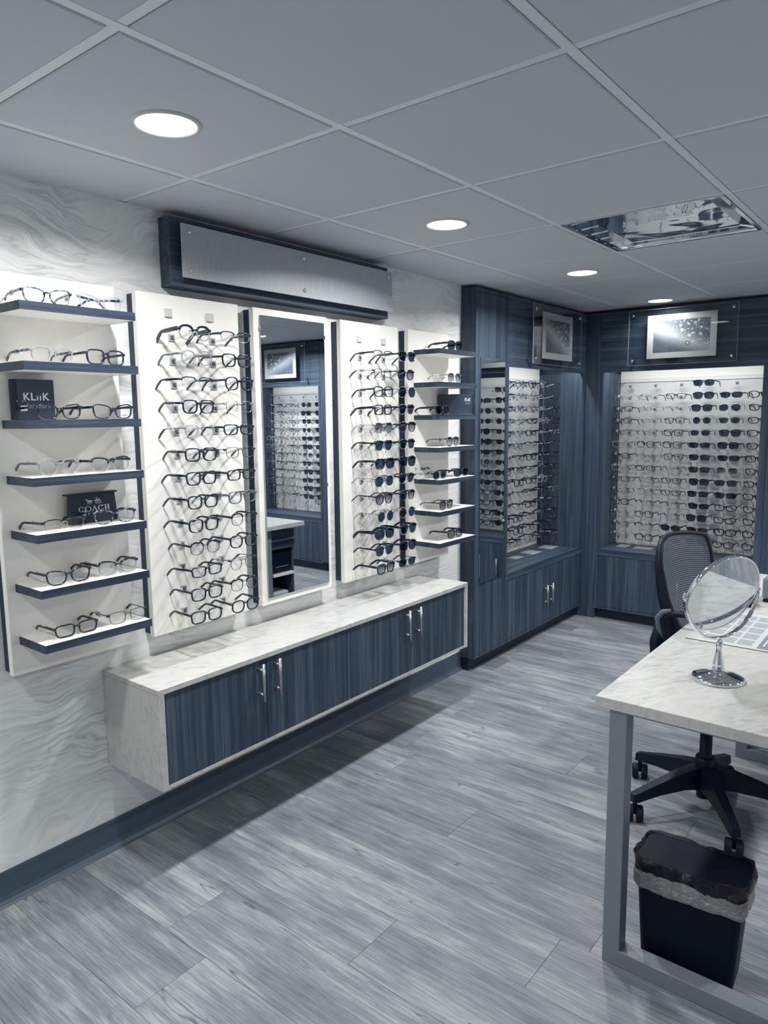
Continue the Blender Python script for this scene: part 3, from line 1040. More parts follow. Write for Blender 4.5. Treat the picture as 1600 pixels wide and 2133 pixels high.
t = thing('brand_block', 'clear acrylic SuperFlex block on fifth shelf by the tall cabinet', 'display sign', (0.115, 2.97, SZ[4] + .0003))
B(-.018, 0, -.05, .085, 0, .078, bev=.001).build('block', M['acrylic'], t)
letters('Super', .021, M['letter_dark'], t, (.0008, -.004, .054), FACE_X, bold=.0007)
letters('flex', .021, M['letter_dark'], t, (.0008, .042, .054), FACE_X, bold=.0003)
letters('Su', .018, M['letter_dark'], t, (-.0195, -.040, .054), FACE_X)  # stands in for the name's reflection inside the acrylic

# navy sign with a serifed name and a small horse-and-carriage emblem
t = thing('brand_sign', 'navy COACH New York sign with horse carriage emblem on fifth shelf', 'display sign', (0.11, 1.19, SZ[4] + .0003), .04)
MB().prism([(-.03, 0), (.0, 0), (-.012, .088), (-.022, .088)], 'y', -.079, .079).build('body', M['navy_box'], t)
B(-.034, -.008, -.087, .087, .088, .0935, bev=.001).build('top_ledge', M['navy_box'], t)
tilt = math.atan2(.012, .088)
face = bpy.data.objects.new('front_print', None); COL.objects.link(face); face.parent = t
face.location = (0.0008, 0, 0); face.rotation_euler = (0, -tilt, 0)


def arc(cy_, cz, r0, r1, rz0, rz1, a0, a1, n=18):
    """crescent stroke in the yz plane"""
    vs, fs = [], []
    for k in range(n + 1):
        a = a0 + (a1 - a0) * k / n
        vs += [(0, cy_ + r0 * cos(a), cz + rz0 * sin(a)), (0, cy_ + r1 * cos(a), cz + rz1 * sin(a))]
    for k in range(n):
        fs.append((2 * k, 2 * k + 1, 2 * k + 3, 2 * k + 2))
    return vs, fs


def quad(*p):
    return [(0, y, z) for y, z in p], [(0, 1, 2, 3)]


def serif_stem(mb, y, z0, z1, w, s=.0026):
    mb.add(*quad((y - w / 2, z0), (y + w / 2, z0), (y + w / 2, z1), (y - w / 2, z1)))
    for z in (z0, z1 - .0009):
        mb.add(*quad((y - w / 2 - s, z), (y + w / 2 + s, z), (y + w / 2 + s, z + .0009), (y - w / 2 - s, z + .0009)))


mb = MB()
zc, hh = .044, .0085
mb.add(*arc(-.043, zc, .0098, .0064, hh, hh - .0012, radians(38), radians(322)))
mb.add(*quad((-.0362, zc + .0035), (-.0350, zc + .0035), (-.0350, zc + .0085), (-.0362, zc + .0085)))
mb.add(*quad((-.0362, zc - .0085), (-.0350, zc - .0085), (-.0350, zc - .0040), (-.0362, zc - .0040)))
mb.add(*arc(-.0205, zc, .0112, .0074, hh, hh - .0012, 0, 2 * pi, 28))
mb.add(*quad((-.0062, zc - hh), (-.0046, zc - hh), (.0022, zc + hh), (.0008, zc + hh)))
mb.add(*quad((.0066, zc - hh), (.0102, zc - hh), (.0034, zc + hh), (.0006, zc + hh)))
mb.add(*quad((-.003, zc - .003), (.007, zc - .003), (.0066, zc - .0018), (-.0026, zc - .0018)))
mb.add(*quad((-.0082, zc - hh), (-.0028, zc - hh), (-.0028, zc - hh + .0009), (-.0082, zc - hh + .0009)))
mb.add(*quad((.0048, zc - hh), (.0122, zc - hh), (.0122, zc - hh + .0009), (.0048, zc - hh + .0009)))
mb.add(*arc(.0235, zc, .0098, .0064, hh, hh - .0012, radians(38), radians(322)))
mb.add(*quad((.0303, zc + .0035), (.0315, zc + .0035), (.0315, zc + .0085), (.0303, zc + .0085)))
mb.add(*quad((.0303, zc - .0085), (.0315, zc - .0085), (.0315, zc - .0040), (.0303, zc - .0040)))
serif_stem(mb, .0395, zc - hh, zc + hh, .0034)
serif_stem(mb, .0505, zc - hh, zc + hh, .0034)
mb.add(*quad((.041, zc - .0007), (.049, zc - .0007), (.049, zc + .0007), (.041, zc + .0007)))
mb.build('lettering', M['letter'], face, fix=False)
letters('NEW YORK', .0078, M['letter_dim'], face, (.0003, .0, zc - .0155), FACE_X, spacing=1.3)
mb = MB()
for cy_, r in ((.0105, .0046), (.0205, .0058)):
    mb.add(*arc(cy_, .0625 + r - .005, r, r - .0008, r, r - .0008, 0, 2 * pi, 20))
    for k in range(4):
        a = k * pi / 4
        c_, s_ = cos(a), sin(a)
        zz = .0625 + r - .005
        mb.add(*quad((cy_ - c_ * r - s_ * .0002, zz - s_ * r + c_ * .0002), (cy_ - c_ * r + s_ * .0002, zz - s_ * r - c_ * .0002), (cy_ + c_ * r + s_ * .0002, zz + s_ * r - c_ * .0002), (cy_ + c_ * r - s_ * .0002, zz + s_ * r + c_ * .0002)))
mb.add(*quad((.004, .067), (.026, .0675), (.025, .0705), (.007, .070)))                # carriage body
mb.add(*quad((.010, .070), (.013, .070), (.014, .0755), (.0115, .0755)))                # driver
mb.add(*arc(.0133, .0767, .0013, 0, .0013, 0, 0, 2 * pi, 10))
mb.add(*quad((.019, .070), (.022, .070), (.0225, .0748), (.020, .0748)))
mb.add(*quad((.0105, .074), (.0112, .0745), (.0045, .0785), (.0042, .0781)))            # whip
mb.add(*quad((-.020, .0655), (-.0075, .0655), (-.007, .0705), (-.0195, .0702)))         # horse body
mb.add(*quad((-.0205, .067), (-.0175, .069), (-.0205, .0755), (-.0232, .0742)))         # neck
mb.add(*quad((-.0262, .0715), (-.0248, .0705), (-.0205, .0742), (-.0215, .0762)))       # head
for y, k in ((-.019, -.0018), (-.0165, .0012), (-.0105, -.001), (-.0082, .0014)):
    mb.add(*quad((y + k, .0575), (y + k + .001, .0575), (y + .0018, .0662), (y - .0004, .0662)))
mb.add(*quad((-.0075, .069), (.005, .0672), (.005, .0679), (-.0075, .0697)))             # shafts
mb.add(*quad((-.0072, .0695), (-.0045, .064), (-.0035, .0645), (-.006, .0705)))          # tail
mb.build('emblem', M['letter'], face, fix=False)

# ---- the long sign
t = thing('wall_sign', 'long blank brushed metal sign on dark wood box near the ceiling', 'sign', (0, 0, 0))
B(0, 0.062, 1.551, 2.757, 1.951, 2.184, bev=.001).build('backing_box', M['wood_y'], t)
B(0.094, 0.1, 1.573, 2.742, 1.978, 2.157, bev=.0008).build('metal_plate', M['plate'], t)
for y in (1.607, 2.162, 2.715):
    for z in (2.005, 2.131):
        mb = MB()
        n = 14
        for r, x in ((.005, .062), (.005, .094), (.008, .1), (.008, .103), (.0055, .106), (.0001, .1065)):
            pass
        rings = [[(x, y + r * cos(2 * pi * k / n), z + r * sin(2 * pi * k / n)) for k in range(n)] for r, x in ((.005, .062), (.005, .1), (.008, .1), (.008, .103), (.0055, .1055), (.001, .1062))]
        mb.ring_sweep(rings).build('standoff_screw', M['chrome'], t, True)


# ================================================================== handles and floating bench
def bar_handle(parent, x, y, z0, z1, axis, r=.0055):
    """round bar pull on two posts; axis = outward direction"""
    out = Vector(axis)
    p = Vector((x, y, 0))
    mb = MB()
    c = p + out * .032
    mb.tube([(c.x, c.y, z0), (c.x, c.y, z1)], r, 12, up=(1, 0, 0) if abs(out.x) < .5 else (0, 1, 0))
    for z in (z0 + (z1 - z0) * .17, z1 - (z1 - z0) * .17):
        q = p + Vector((0, 0, z))
        mb.tube([q, q + out * .03], r * .78, 10)
    return mb.build('handle', M['steel'], parent, True)


BD = 0.321
bench = thing('floating_bench', 'long wall-hung cabinet bench with white marble top and dark doors', 'cabinet', (0.001, 0, 0))
B(0, BD, 1.240, 3.062, .634, .6525, bev=.001).build('top_slab', M['marble'], bench)
B(0, BD, 1.240, 1.262, .314, .6335, bev=.0008).build('end_panel', M['marble_side'], bench)
B(0, BD, 3.036, 3.062, .314, .6335, bev=.0008).build('end_panel', M['marble_side'], bench)
B(0, BD - .004, 1.262, 3.036, .314, .326).build('bottom_panel', M['marble'], bench)
B(0, BD - .03, 1.2625, 3.0355, .3265, .6335).build('carcass', M['kick'], bench)
dy = [1.2635, 1.694, 2.1355, 2.579, 3.0345]
for k in range(4):
    d = B(BD - .024, BD - .005, dy[k] + .001, dy[k + 1] - .001, .3275, .6325, bev=.0008).build('door', M['wood'], bench)
    hy = (1.654, 1.733, 2.532, 2.616)[k]
    bar_handle(d, BD - .005, hy, .489, .627, (1, 0, 0), .006)

# ================================================================== cabinets along the recess and the far wall
CD, CY0, CY1 = .096, 3.497, 4.995
ctr = 0.518
t = thing('tall_cabinet', 'tall narrow dark wood cabinet with a mirror set on its door', 'cabinet', (0, 0, 0))
B(0.0, .075, CY0, 3.857, .075, 2.19).build('carcass', M['wood'], t)
mb = MB()
mb.box(.075, CD, CY0, 3.518, .075, 2.19); mb.box(.075, CD, 3.855, 3.857, .075, 2.19)
mb.box(.075, CD, 3.518, 3.855, 2.171, 2.19); mb.box(.075, CD, 3.518, 3.855, .075, .088)
mb.build('face_frame', M['wood'], t)
B(0, .055, CY0 + .004, 3.857, 0, .075).build('toe_kick', M['kick'], t)
d = B(.076, CD - .001, 3.5195, 3.8535, .0895, 2.169, bev=.0008).build('door', M['wood'], t)
B(CD - .001, CD + .005, 3.546, 3.823, .522, 1.815, bev=.0015).build('mirror_glass', M['mirror'], d)
MB().tube([(CD + .004, 3.800, .862), (CD + .013, 3.812, .862), (CD + .014, 3.838, .862)], .004, 8).build('catch', M['chrome'], d, True)


def picture_plate(label, rz, loc, w, h, mw, mh, iw, ih):
    """a clear sheet held off the header by four studs with a mounted bubble print behind it; faces -y before turning"""
    t = thing('acrylic_picture', label, 'picture', loc, rz, 'bubble photographs in acrylic')
    s = MB().box(-w / 2, w / 2, -.006, 0, 0, h).build('front_sheet', M['acrylic'], t)
    e = .0012
    mb = MB()
    mb.box(-w / 2 - e, -w / 2, -.006, 0, 0, h); mb.box(w / 2, w / 2 + e, -.006, 0, 0, h)
    mb.box(-w / 2, w / 2, -.006, 0, -e, 0); mb.box(-w / 2, w / 2, -.006, 0, h, h + e)
    mb.build('sheet_edge', M['acrylic_edge'], t)
    zc_ = h * .5
    B(-mw / 2, mw / 2, .001, .003, zc_ - mh / 2, zc_ + mh / 2).build('mount', M['paper'], t)
    p = MB().add([(-iw / 2, .0006, zc_ - ih / 2), (iw / 2, .0006, zc_ - ih / 2), (iw / 2, .0006, zc_ + ih / 2), (-iw / 2, .0006, zc_ + ih / 2)], [(0, 1, 2, 3)]).build('print', M['bubbles'], t, fix=False)
    panel_uv(p, 'x', 'z')
    for x in (-w / 2 + .028, w / 2 - .028):
        for z in (.03, h - .03):
            mb = MB()
            n = 14
            rings = [[(x + r * cos(2 * pi * k / n), y, z + r * sin(2 * pi * k / n)) for k in range(n)] for r, y in ((.006, .058), (.006, .0), (.009, -.006), (.009, -.010), (.006, -.0125), (.001, -.013))]
            mb.ring_sweep(rings).build('standoff', M['chrome'], t, True)
    return t


def niche(label, x0, x1, loc, rz, cols, rows, caps, style_of, group, where, patches, colname, doors, end_l=True):
    """built-in display niche, front in the plane y=0 facing -y, origin at floor level; x0..x1 its width"""
    t = thing('display_cabinet', label, 'cabinet', loc, rz)
    top = 2.19
    dep = .335
    B(x0, x1, .042, dep + .04, 0, .075).build('toe_kick', M['kick'], t)
    B(x0, x1, .022, dep + .04, .075, ctr - .05).build('carcass', M['wood'], t)
    B(x0, x1, 0, dep + .04, ctr - .046, ctr).build('counter_top', M['wood_x'], t)
    mb = MB()
    mb.box(x0, x1, 0, .021, .0755, .094); mb.box(x0, x0 + .022, 0, .021, .094, ctr - .0465); mb.box(x1 - .012, x1, 0, .021, .094, ctr - .0465)
    mb.build('face_frame', M['wood'], t)
    n = doors
    xs_ = [x0 + .023 + (x1 - .013 - x0 - .023) * k / n for k in range(n + 1)]
    for k in range(n):
        d = B(xs_[k] + .001, xs_[k + 1] - .001, .001, .021, .0955, ctr - .049, bev=.0008).build('door', M['wood'], t)
        hx = xs_[k + 1] - .036 if k % 2 == 0 else xs_[k] + .044
        bar_handle(d, hx, .001, .212, .352, (0, -1, 0), .006)
    B(x0, x1, 0, .02, 1.778, top).build('header_panel', M['wood_x'], t)
    B(x0, x1, .02, dep + .04, 1.90, top).build('soffit', M['wood_x'], t)
    B(x0, x0 + .022, .0, dep + .04, ctr, 1.778 if end_l else 1.778).build('side_panel', M['wood'], t)
    B(x1 - .045, x1, .0, dep + .04, ctr, 1.778).build('side_panel', M['wood'], t)
    bk = B(x0 + .022, x1 - .045, dep, dep + .03, ctr, 1.90).build('back_panel', M['white'], t)
    # light strip behind the header, facing the back panel
    zl = 1.80
    MB().box(x0 + .06, x1 - .08, .055, .075, 1.884, 1.8995).build('strip_housing', M['cap'], t)
    MB().add([(x0 + .06, .054, 1.8835), (x1 - .08, .054, 1.8835), (x1 - .08, .076, 1.8835), (x0 + .06, .076, 1.8835)], [(0, 1, 2, 3)]).build('light_strip', M['strip'], t, fix=False)
    # clear board standing off the back panel
    ab = B(x0 + .024, x1 - .047, dep - .037, dep - .032, .556, 1.735).build('acrylic_board', M['acrylic'], t)
    mb = MB()
    e = .0014
    mb.box(x0 + .0225, x0 + .024, dep - .037, dep - .032, .556, 1.735); mb.box(x1 - .047, x1 - .0455, dep - .037, dep - .032, .556, 1.735)
    mb.box(x0 + .024, x1 - .047, dep - .037, dep - .032, 1.735, 1.735 + e); mb.box(x0 + .024, x1 - .047, dep - .037, dep - .032, .556 - e, .556)
    mb.build('board_edge', M['acrylic_edge'], ab)
    for x in (x0 + .045, (x0 + x1) / 2, x1 - .07):
        for z in (1.715, 1.146, .575):
            mb = MB(); nn = 10
            mb.ring_sweep([[(x + r * cos(2 * pi * k / nn), y, z + r * sin(2 * pi * k / nn)) for k in range(nn)] for r, y in ((.005, dep), (.005, dep - .037), (.006, dep - .038), (.004, dep - .041))])
            mb.build('stud', M['chrome'], ab, True)
    R = Matrix.Rotation(rz, 4, 'Z')
    o3 = Vector(loc)
    for ci, cx in enumerate(cols):
        for k, z in enumerate(rows):
            s = style_of(ci, k)
            if s is None:
                if (ci, k) in caps:
                    hc = holder(t, (cx, dep - .037, z), 0.0)
                    for ch in list(hc.children):
                        if ch.name.startswith('arm'):
                            bpy.data.objects.remove(ch)
                continue
            holder(t, (cx, dep - .037, z), 0.0)
            p = o3 + R @ Vector((cx + random.uniform(-.006, .006), dep - .037 - .146 + random.uniform(-.008, .006), z + .004))
            rowtxt = ('bottom' if k == len(rows) - 1 else ORD[k]) + ' row'
            glasses(s, p, rz + random.uniform(-.08, .08), rowtxt + ', ' + colname(ci) + ', ' + where, group, tilt=random.uniform(-.05, .05), tagged=(random.random() < .8))
    for (a, b, c, d_) in patches:
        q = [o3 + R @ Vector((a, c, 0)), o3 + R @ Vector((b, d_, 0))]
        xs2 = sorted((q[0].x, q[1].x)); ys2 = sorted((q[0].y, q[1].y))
        yield_patch.append((xs2, ys2))
    return t


yield_patch = []
LSTY = ['rect', 'wire_square', 'square', 'wire_dark', 'halfrim', 'wire_oval', 'clear_square', 'browline', 'round_black', 'wire_dark', 'rect', 'grey_square']
COLW = ['column nearest the corner', 'second column from the corner', 'third column from the corner', 'fourth column from the corner', 'fifth column from the corner', 'column farthest from the corner']

# left recess niche: local x runs along +y, local -y is the room (+x)
lrows = [1.689 - .0815 * k for k in range(14)]
lcols = [4.84 - 3.857, 4.663 - 3.857, 4.484 - 3.857, 4.308 - 3.857, 4.13 - 3.857, 3.955 - 3.857]
rs = random.Random(3)
ltab = {(c, k): rs.choice(LSTY) for c in range(6) for k in range(14)}
niche('built-in dark wood cabinet with lit eyeglasses niche beside the tall cabinet', 0.0, CY1 - 3.857, (CD, 3.857, 0), pi / 2, lcols, lrows, {}, lambda c, k: ltab[c, k],
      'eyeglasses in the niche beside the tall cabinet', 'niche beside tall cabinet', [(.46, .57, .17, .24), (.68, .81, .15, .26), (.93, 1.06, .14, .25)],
      lambda c: COLW[c], 2)

# corner post
tag(B(-.30, .206, 5.0, 5.40, 0, 2.19, bev=.0008).build('corner_post', M['wood']), 'dark wood filler post in the corner between the two lit niches', 'panel')

# far niche
frows = [1.686 - .0832 * k for k in range(14)]
fcols = [.317, .497, .676, .856, 1.034, 1.208]
FC = [
    ['wire_oval', 'rect', 'rect', 'wire_dark', 'clear_square', 'rect', 'clear_square', 'rect', 'wire_dark', 'square', 'wire_oval', 'wire_dark', 'wire_oval'],
    ['clear_square', 'wire_oval', 'wire_square', 'wire_dark', 'round_black', 'wire_oval', 'rect', 'halfrim', 'clear_round', 'halfrim', 'square', 'halfrim', 'square'],
    ['rect', 'wire_oval', 'rect', 'square', 'square', 'square', 'clear_square', 'rect', 'rect', 'halfrim', 'wire_dark', 'wrap_sun', 'wrap_sun'],
    ['way', 'way', 'round_sun', 'metal_sun', 'wrap_sun', 'rect_sun', 'rect_sun', 'way', 'rect_sun', 'wrap_sun', 'way', 'wrap_sun', 'wrap_sun'],
    ['wrap_sun', 'avi', 'metal_sun', 'way', 'way', 'wrap_sun', 'avi_grad', 'rect_sun', 'wrap_sun', 'sport_clear', 'sport_clear', 'goggle', 'sport_clear'],
    ['sport_clear'] * 13]


def fsty(c, k):
    if k == 0:
        return 'rect_sun' if c == 3 else None
    return FC[c][k - 1]


FCOL = ['column nearest the corner', 'second column from the corner', 'third column from the corner', 'fourth column from the corner', 'fifth column from the corner', 'sixth column from the corner']
niche('built-in dark wood cabinet with lit niche of glasses on the far wall', .2065, 1.292, (0, 5.0, 0), 0.0, fcols, frows, {(c, 0) for c in range(6)}, fsty,
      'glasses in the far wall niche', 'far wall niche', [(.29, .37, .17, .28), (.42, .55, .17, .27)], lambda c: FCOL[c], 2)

# tall plain cabinets further along the far wall
for x0, x1, lb in ((1.2925, 1.97, 'plain tall dark wood cabinet at the frame edge beside the far niche'), (1.9705, 2.648, 'second plain tall dark wood cabinet further along the far wall')):
    t = thing('tall_cabinet', lb, 'cabinet', (0, 0, 0))
    B(x0, x1, 5.022, 5.40, .075, 2.19).build('carcass', M['wood'], t)
    B(x0, x1, 5.045, 5.40, 0, .075).build('toe_kick', M['kick'], t)
    for a, b, hx in ((x0, (x0 + x1) / 2, (x0 + x1) / 2 - .04), ((x0 + x1) / 2, x1, (x0 + x1) / 2 + .04)):
        d = B(a + .0015, b - .0015, 5.0, 5.0215, .09, 2.18, bev=.0008).build('door', M['wood'], t)
        bar_handle(d, hx, 5.0, .98, 1.14, (0, -1, 0), .006)

# niche that shows in the wall mirror
mcols = [2.80, 2.98, 3.158, 3.335, 3.51]
MT = {0: ['rect_sun', 'way', 'round_sun', 'club_sun', 'way', 'rect_sun', 'avi', 'club_sun', 'rect_sun', 'way', 'way', 'wrap_sun'],
      1: ['avi', 'way', 'club_sun', 'round_sun', 'rect_sun', 'way', 'avi_grad', 'club_sun', 'way', 'rect_sun', 'way', 'rect_sun']}


def msty(c, k):
    if k in (0, 13):
        return None
    if c in MT:
        return MT[c][k - 1]
    return rs.choice(LSTY)


MCOL = ['dark end column', 'second sunglasses column', 'middle column', 'fourth column', 'outermost column']
niche('built-in cabinet with lit niche of glasses reflected in the wall mirror', 2.6485, 3.69, (0, 5.0, 0), 0.0, mcols, frows, {(c, k) for c in range(5) for k in (0, 13)}, msty,
      'glasses in the niche seen in the wall mirror', 'niche reflected in the wall mirror', [], lambda c: MCOL[c], 2)
t = thing('tall_cabinet', 'tall dark wood cabinet closing the far wall run by the side wall', 'cabinet', (0, 0, 0))
B(3.6905, 4.29, 5.0, 5.40, .075, 2.19).build('carcass', M['wood'], t)
B(3.6905, 4.29, 5.045, 5.40, 0, .075).build('toe_kick', M['kick'], t)

PATCHW = ['pale card lying on the counter of the niche beside the tall cabinet, nearest the tall cabinet', 'pale card lying on that counter, middle of three', 'pale card lying on the side niche counter next to the corner',
         'pale card on the far niche counter, next to the corner post', 'second pale card on the far niche counter, behind the chair']
for i, (X_, Y_) in enumerate(yield_patch):
    o = B(X_[0], X_[1], Y_[0], Y_[1], ctr, ctr + .0015).build('counter_card', M['ink'])  # thin pale rectangle laid flat on the counter
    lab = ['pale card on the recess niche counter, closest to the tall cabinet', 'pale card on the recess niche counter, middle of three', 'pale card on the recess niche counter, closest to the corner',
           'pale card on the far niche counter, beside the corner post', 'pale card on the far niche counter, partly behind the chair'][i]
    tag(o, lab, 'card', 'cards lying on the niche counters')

# pictures on the headers
picture_plate('bubble photo in clear acrylic on the header beside tall cabinet', pi / 2, (CD + .06, 4.410, 1.803), .70, .357, .44, .285, .345, .205)
picture_plate('bubble photo in clear acrylic on the far wall header', 0.0, (.762, 4.94, 1.812), .68, .358, .435, .28, .355, .205)
picture_plate('bubble photo in clear acrylic seen in the wall mirror', 0.0, (3.115, 4.94, 1.822), .68, .358, .435, .28, .355, .205)

# ================================================================== the desk and what stands on it
DX, DY, DZ, DY2, DX2 = 1.520, 1.775, .757, 3.62, 2.132
desk = thing('desk', 'white marble topped desk on grey steel loop legs', 'desk', (0, 0, 0))
B(DX, DX2, DY, DY2, DZ - .030, DZ, bev=.0012).build('desk_top', M['marble'], desk)
for ya, nm in ((DY + .004, 'leg'), (3.285, 'leg')):
    lw, ld = .047, .050
    x0, x1, z1 = 1.558, 2.095, DZ - .0305
    mb = MB()
    # a closed rectangular loop of square tube
    tb = .004                                   # only a thin mounting strip at the top
    outer = [(x0, 0.0), (x1, 0.0), (x1, z1), (x0, z1)]
    inner = [(x0 + lw, lw), (x1 - lw, lw), (x1 - lw, z1 - tb), (x0 + lw, z1 - tb)]
    vs = [(x, y, z) for y in (ya, ya + ld) for (x, z) in outer + inner]
    fs = []
    for j in range(4):
        k = (j + 1) % 4
        fs += [(j, k, 4 + k, 4 + j), (8 + j, 12 + j, 12 + k, 8 + k), (j, 8 + j, 8 + k, k), (4 + j, 4 + k, 12 + k, 12 + j)]
    o = MB().add(vs, fs).build(nm, M['desk_steel'], desk)
    bv = o.modifiers.new('edge', 'BEVEL'); bv.width = .0025; bv.segments = 2

ped = thing('drawer_pedestal', 'dark drawer pedestal under the far end of the desk, seen in the wall mirror', 'cabinet', (0, 0, 0))
B(1.62, 2.09, 3.365, 3.60, .0, .02).build('base', M['kick'], ped)
B(1.62, 2.09, 3.365, 3.383, .02, .70).build('side_panel', M['wood'], ped)
B(1.62, 2.09, 3.582, 3.60, .02, .70).build('side_panel', M['wood'], ped)
B(2.07, 2.09, 3.383, 3.582, .02, .70).build('back_panel', M['wood'], ped)
B(1.62, 2.07, 3.383, 3.582, .565, .70).build('drawer_box', M['wood_y'], ped)
d = B(1.605, 1.62, 3.367, 3.598, .57, .698, bev=.001).build('drawer', M['wood_y'], ped)
B(1.592, 1.606, 3.367, 3.598, .630, .642, bev=.001).build('pull_rail', M['steel'], d)
B(1.60, 2.07, 3.383, 3.582, .375, .392).build('shelf', M['white'], ped)
pr = thing('printer', 'glossy black printer on the upper shelf of the desk pedestal', 'printer', (1.62, 3.482, .3925))
B(.0, .40, -.095, .095, 0, .15, bev=.008).build('body', M['black_gloss'], pr)
B(-.002, .0005, -.06, .06, .045, .05).build('paper_slot', M['grey_box'], pr)
pr = thing('storage_box', 'pale grey box on the lower shelf of the desk pedestal', 'box', (1.62, 3.46, .0205))
B(.0, .36, -.07, .09, 0, .235, bev=.012).build('body', M['printer_white'], pr)
B(-.001, .3, -.0705, .0905, .2, .204).build('lid_line', M['grey_box'], pr)

# round table mirror
C = Vector((1.746, 2.09, 1.004)); RM = .119
tm = thing('table_mirror', 'round chrome swivel mirror on a pedestal foot on the desk', 'mirror', (C.x, C.y, DZ))
zc_ = C.z - DZ
MB().lathe([(.0672, 0), (.0685, .002), (.0685, .008), (.066, .0105), (.05, .014), (.03, .019), (.018, .023), (.0155, .026)], n=48).build('foot', M['chrome'], tm, True)
MB().lathe([(.0155, .0255), (.0155, .046), (.0152, .048), (.0145, .05), (.0135, .056), (.0095, .074), (.0075, .086), (.0085, .096), (.0095, .106), (.0065, .110), (.0045, .117)], n=32).build('stem', M['chrome'], tm, True)
th = radians(-32.3); ph = radians(-18.8)
ax = Vector((-sin(th), cos(th), 0))
zt_ = zc_
RY = .126
pts = []
for k in range(31):
    a = pi + pi * k / 30
    pts.append(ax * (RY * cos(a)) + Vector((0, 0, zt_ + RY * sin(a))))
mb = MB()
n_ = Vector((cos(th), sin(th), 0))
rings = []
for k, p in enumerate(pts):
    rad = (p - Vector((0, 0, zt_))).normalized()
    hw = .0065
    rings.append([p + n_ * hw + rad * .0014, p - n_ * hw + rad * .0014, p - n_ * hw - rad * .0014, p + n_ * hw - rad * .0014])
mb.ring_sweep(rings)
mb.build('yoke', M['chrome'], tm, True)
mb = MB()
for s in (-1, 1):
    p = ax * (s * RY) + Vector((0, 0, zt_))
    q = ax * (s * (RM + .002)) + Vector((0, 0, zt_))
    mb.tube([p + ax * s * .007, q], .0042, 10)
    mb.box(p.x - .004, p.x + .004, p.y - .004, p.y + .004, zt_ - .002, zt_ + .014, bev=.001)
mb.build('hinge', M['chrome'], tm, True)
nrm = Vector((cos(ph) * cos(th), cos(ph) * sin(th), sin(ph)))
up_ = nrm.cross(ax).normalized()
if up_.z < 0:
    up_ = -up_
cc = Vector((0, 0, zt_))
ring = lambda r, o: [cc + nrm * o + (ax * cos(t_) + up_ * sin(t_)) * r for t_ in [2 * pi * k / 64 for k in range(64)]]
head = MB()
head.ring_sweep([ring(RM - .004, .0055), ring(RM - .0015, .0075), ring(RM, .006), ring(RM, -.006), ring(RM - .0015, -.0075), ring(RM - .004, -.0055)], caps=False)
hd = head.build('rim', M['chrome'], tm, True)
for s in (1, -1):
    r = ring(RM - .0035, .0052 * s)
    MB().add(r + [cc + nrm * (.0052 * s)], [(k, (k + 1) % 64, 64) for k in range(64)]).build('mirror_glass', M['mirror'], tm)

# desk pad with printed sheet
pad = thing('desk_pad', 'printed catalogue sheet under a thin clear pad on the desk', 'desk pad', (1.563, 2.424, DZ))
B(0, .50, 0, .44, 0, .0022, bev=.0005).build('sheet', M['paper'], pad)
B(0, .50, -.0012, 0, 0.0002, .0018).build('dark_edge', M['black'], pad)
z = .0023
mb = MB()
for i in range(3):
    for j in range(5):
        x0, y0 = .045 + i * .052, .028 + j * .078
        mb.add([(x0, y0, z), (x0 + .044, y0, z), (x0 + .044, y0 + .062, z), (x0, y0 + .062, z)], [(0, 1, 2, 3)])
mb.build('printed_tiles', M['ink'], pad, fix=False)
MB().add([(.21, .014, z), (.33, .014, z), (.33, .42, z), (.21, .42, z)], [(0, 1, 2, 3)]).build('printed_column', M['ink_dark'], pad, fix=False)
mb = MB()
for k in range(7):
    x0 = .222 + k * .014
    L_ = (.11, .16, .15, .17, .12, .16, .14)[k]
    y0 = .05
    while y0 < .05 + L_:
        w_ = random.uniform(.012, .028)
        mb.add([(x0, y0, z + .0003), (x0 + .006, y0, z + .0003), (x0 + .006, y0 + w_, z + .0003), (x0, y0 + w_, z + .0003)], [(0, 1, 2, 3)])
        y0 += w_ + .006
mb.build('printed_lines', M['ink_line'], pad, fix=False)

t = thing('desk_device', 'rounded grey device standing on the far right of the desk', 'device', (1.664, 3.075, DZ))
B(0, .15, 0, .11, .012, .098, bev=.008).build('body', M['grey_box'], t)
B(.003, .147, .003, .107, 0, .012, bev=.003).build('base', M['black'], t)
t = thing('desk_stand', 'small black wedge foot on the desk behind the round mirror', 'stand', (1.612, 2.955, DZ))
MB().prism([(0, 0), (.085, 0), (.085, .014), (.05, .026), (.012, .05), (0, .05)], 'x', 0, .042).build('foot', M['black'], t)

# ================================================================== office chair
ch = thing('office_chair', 'black mesh-back swivel office chair pushed in at the desk', 'chair', (1.566, 2.75, 0), radians(-9.4))
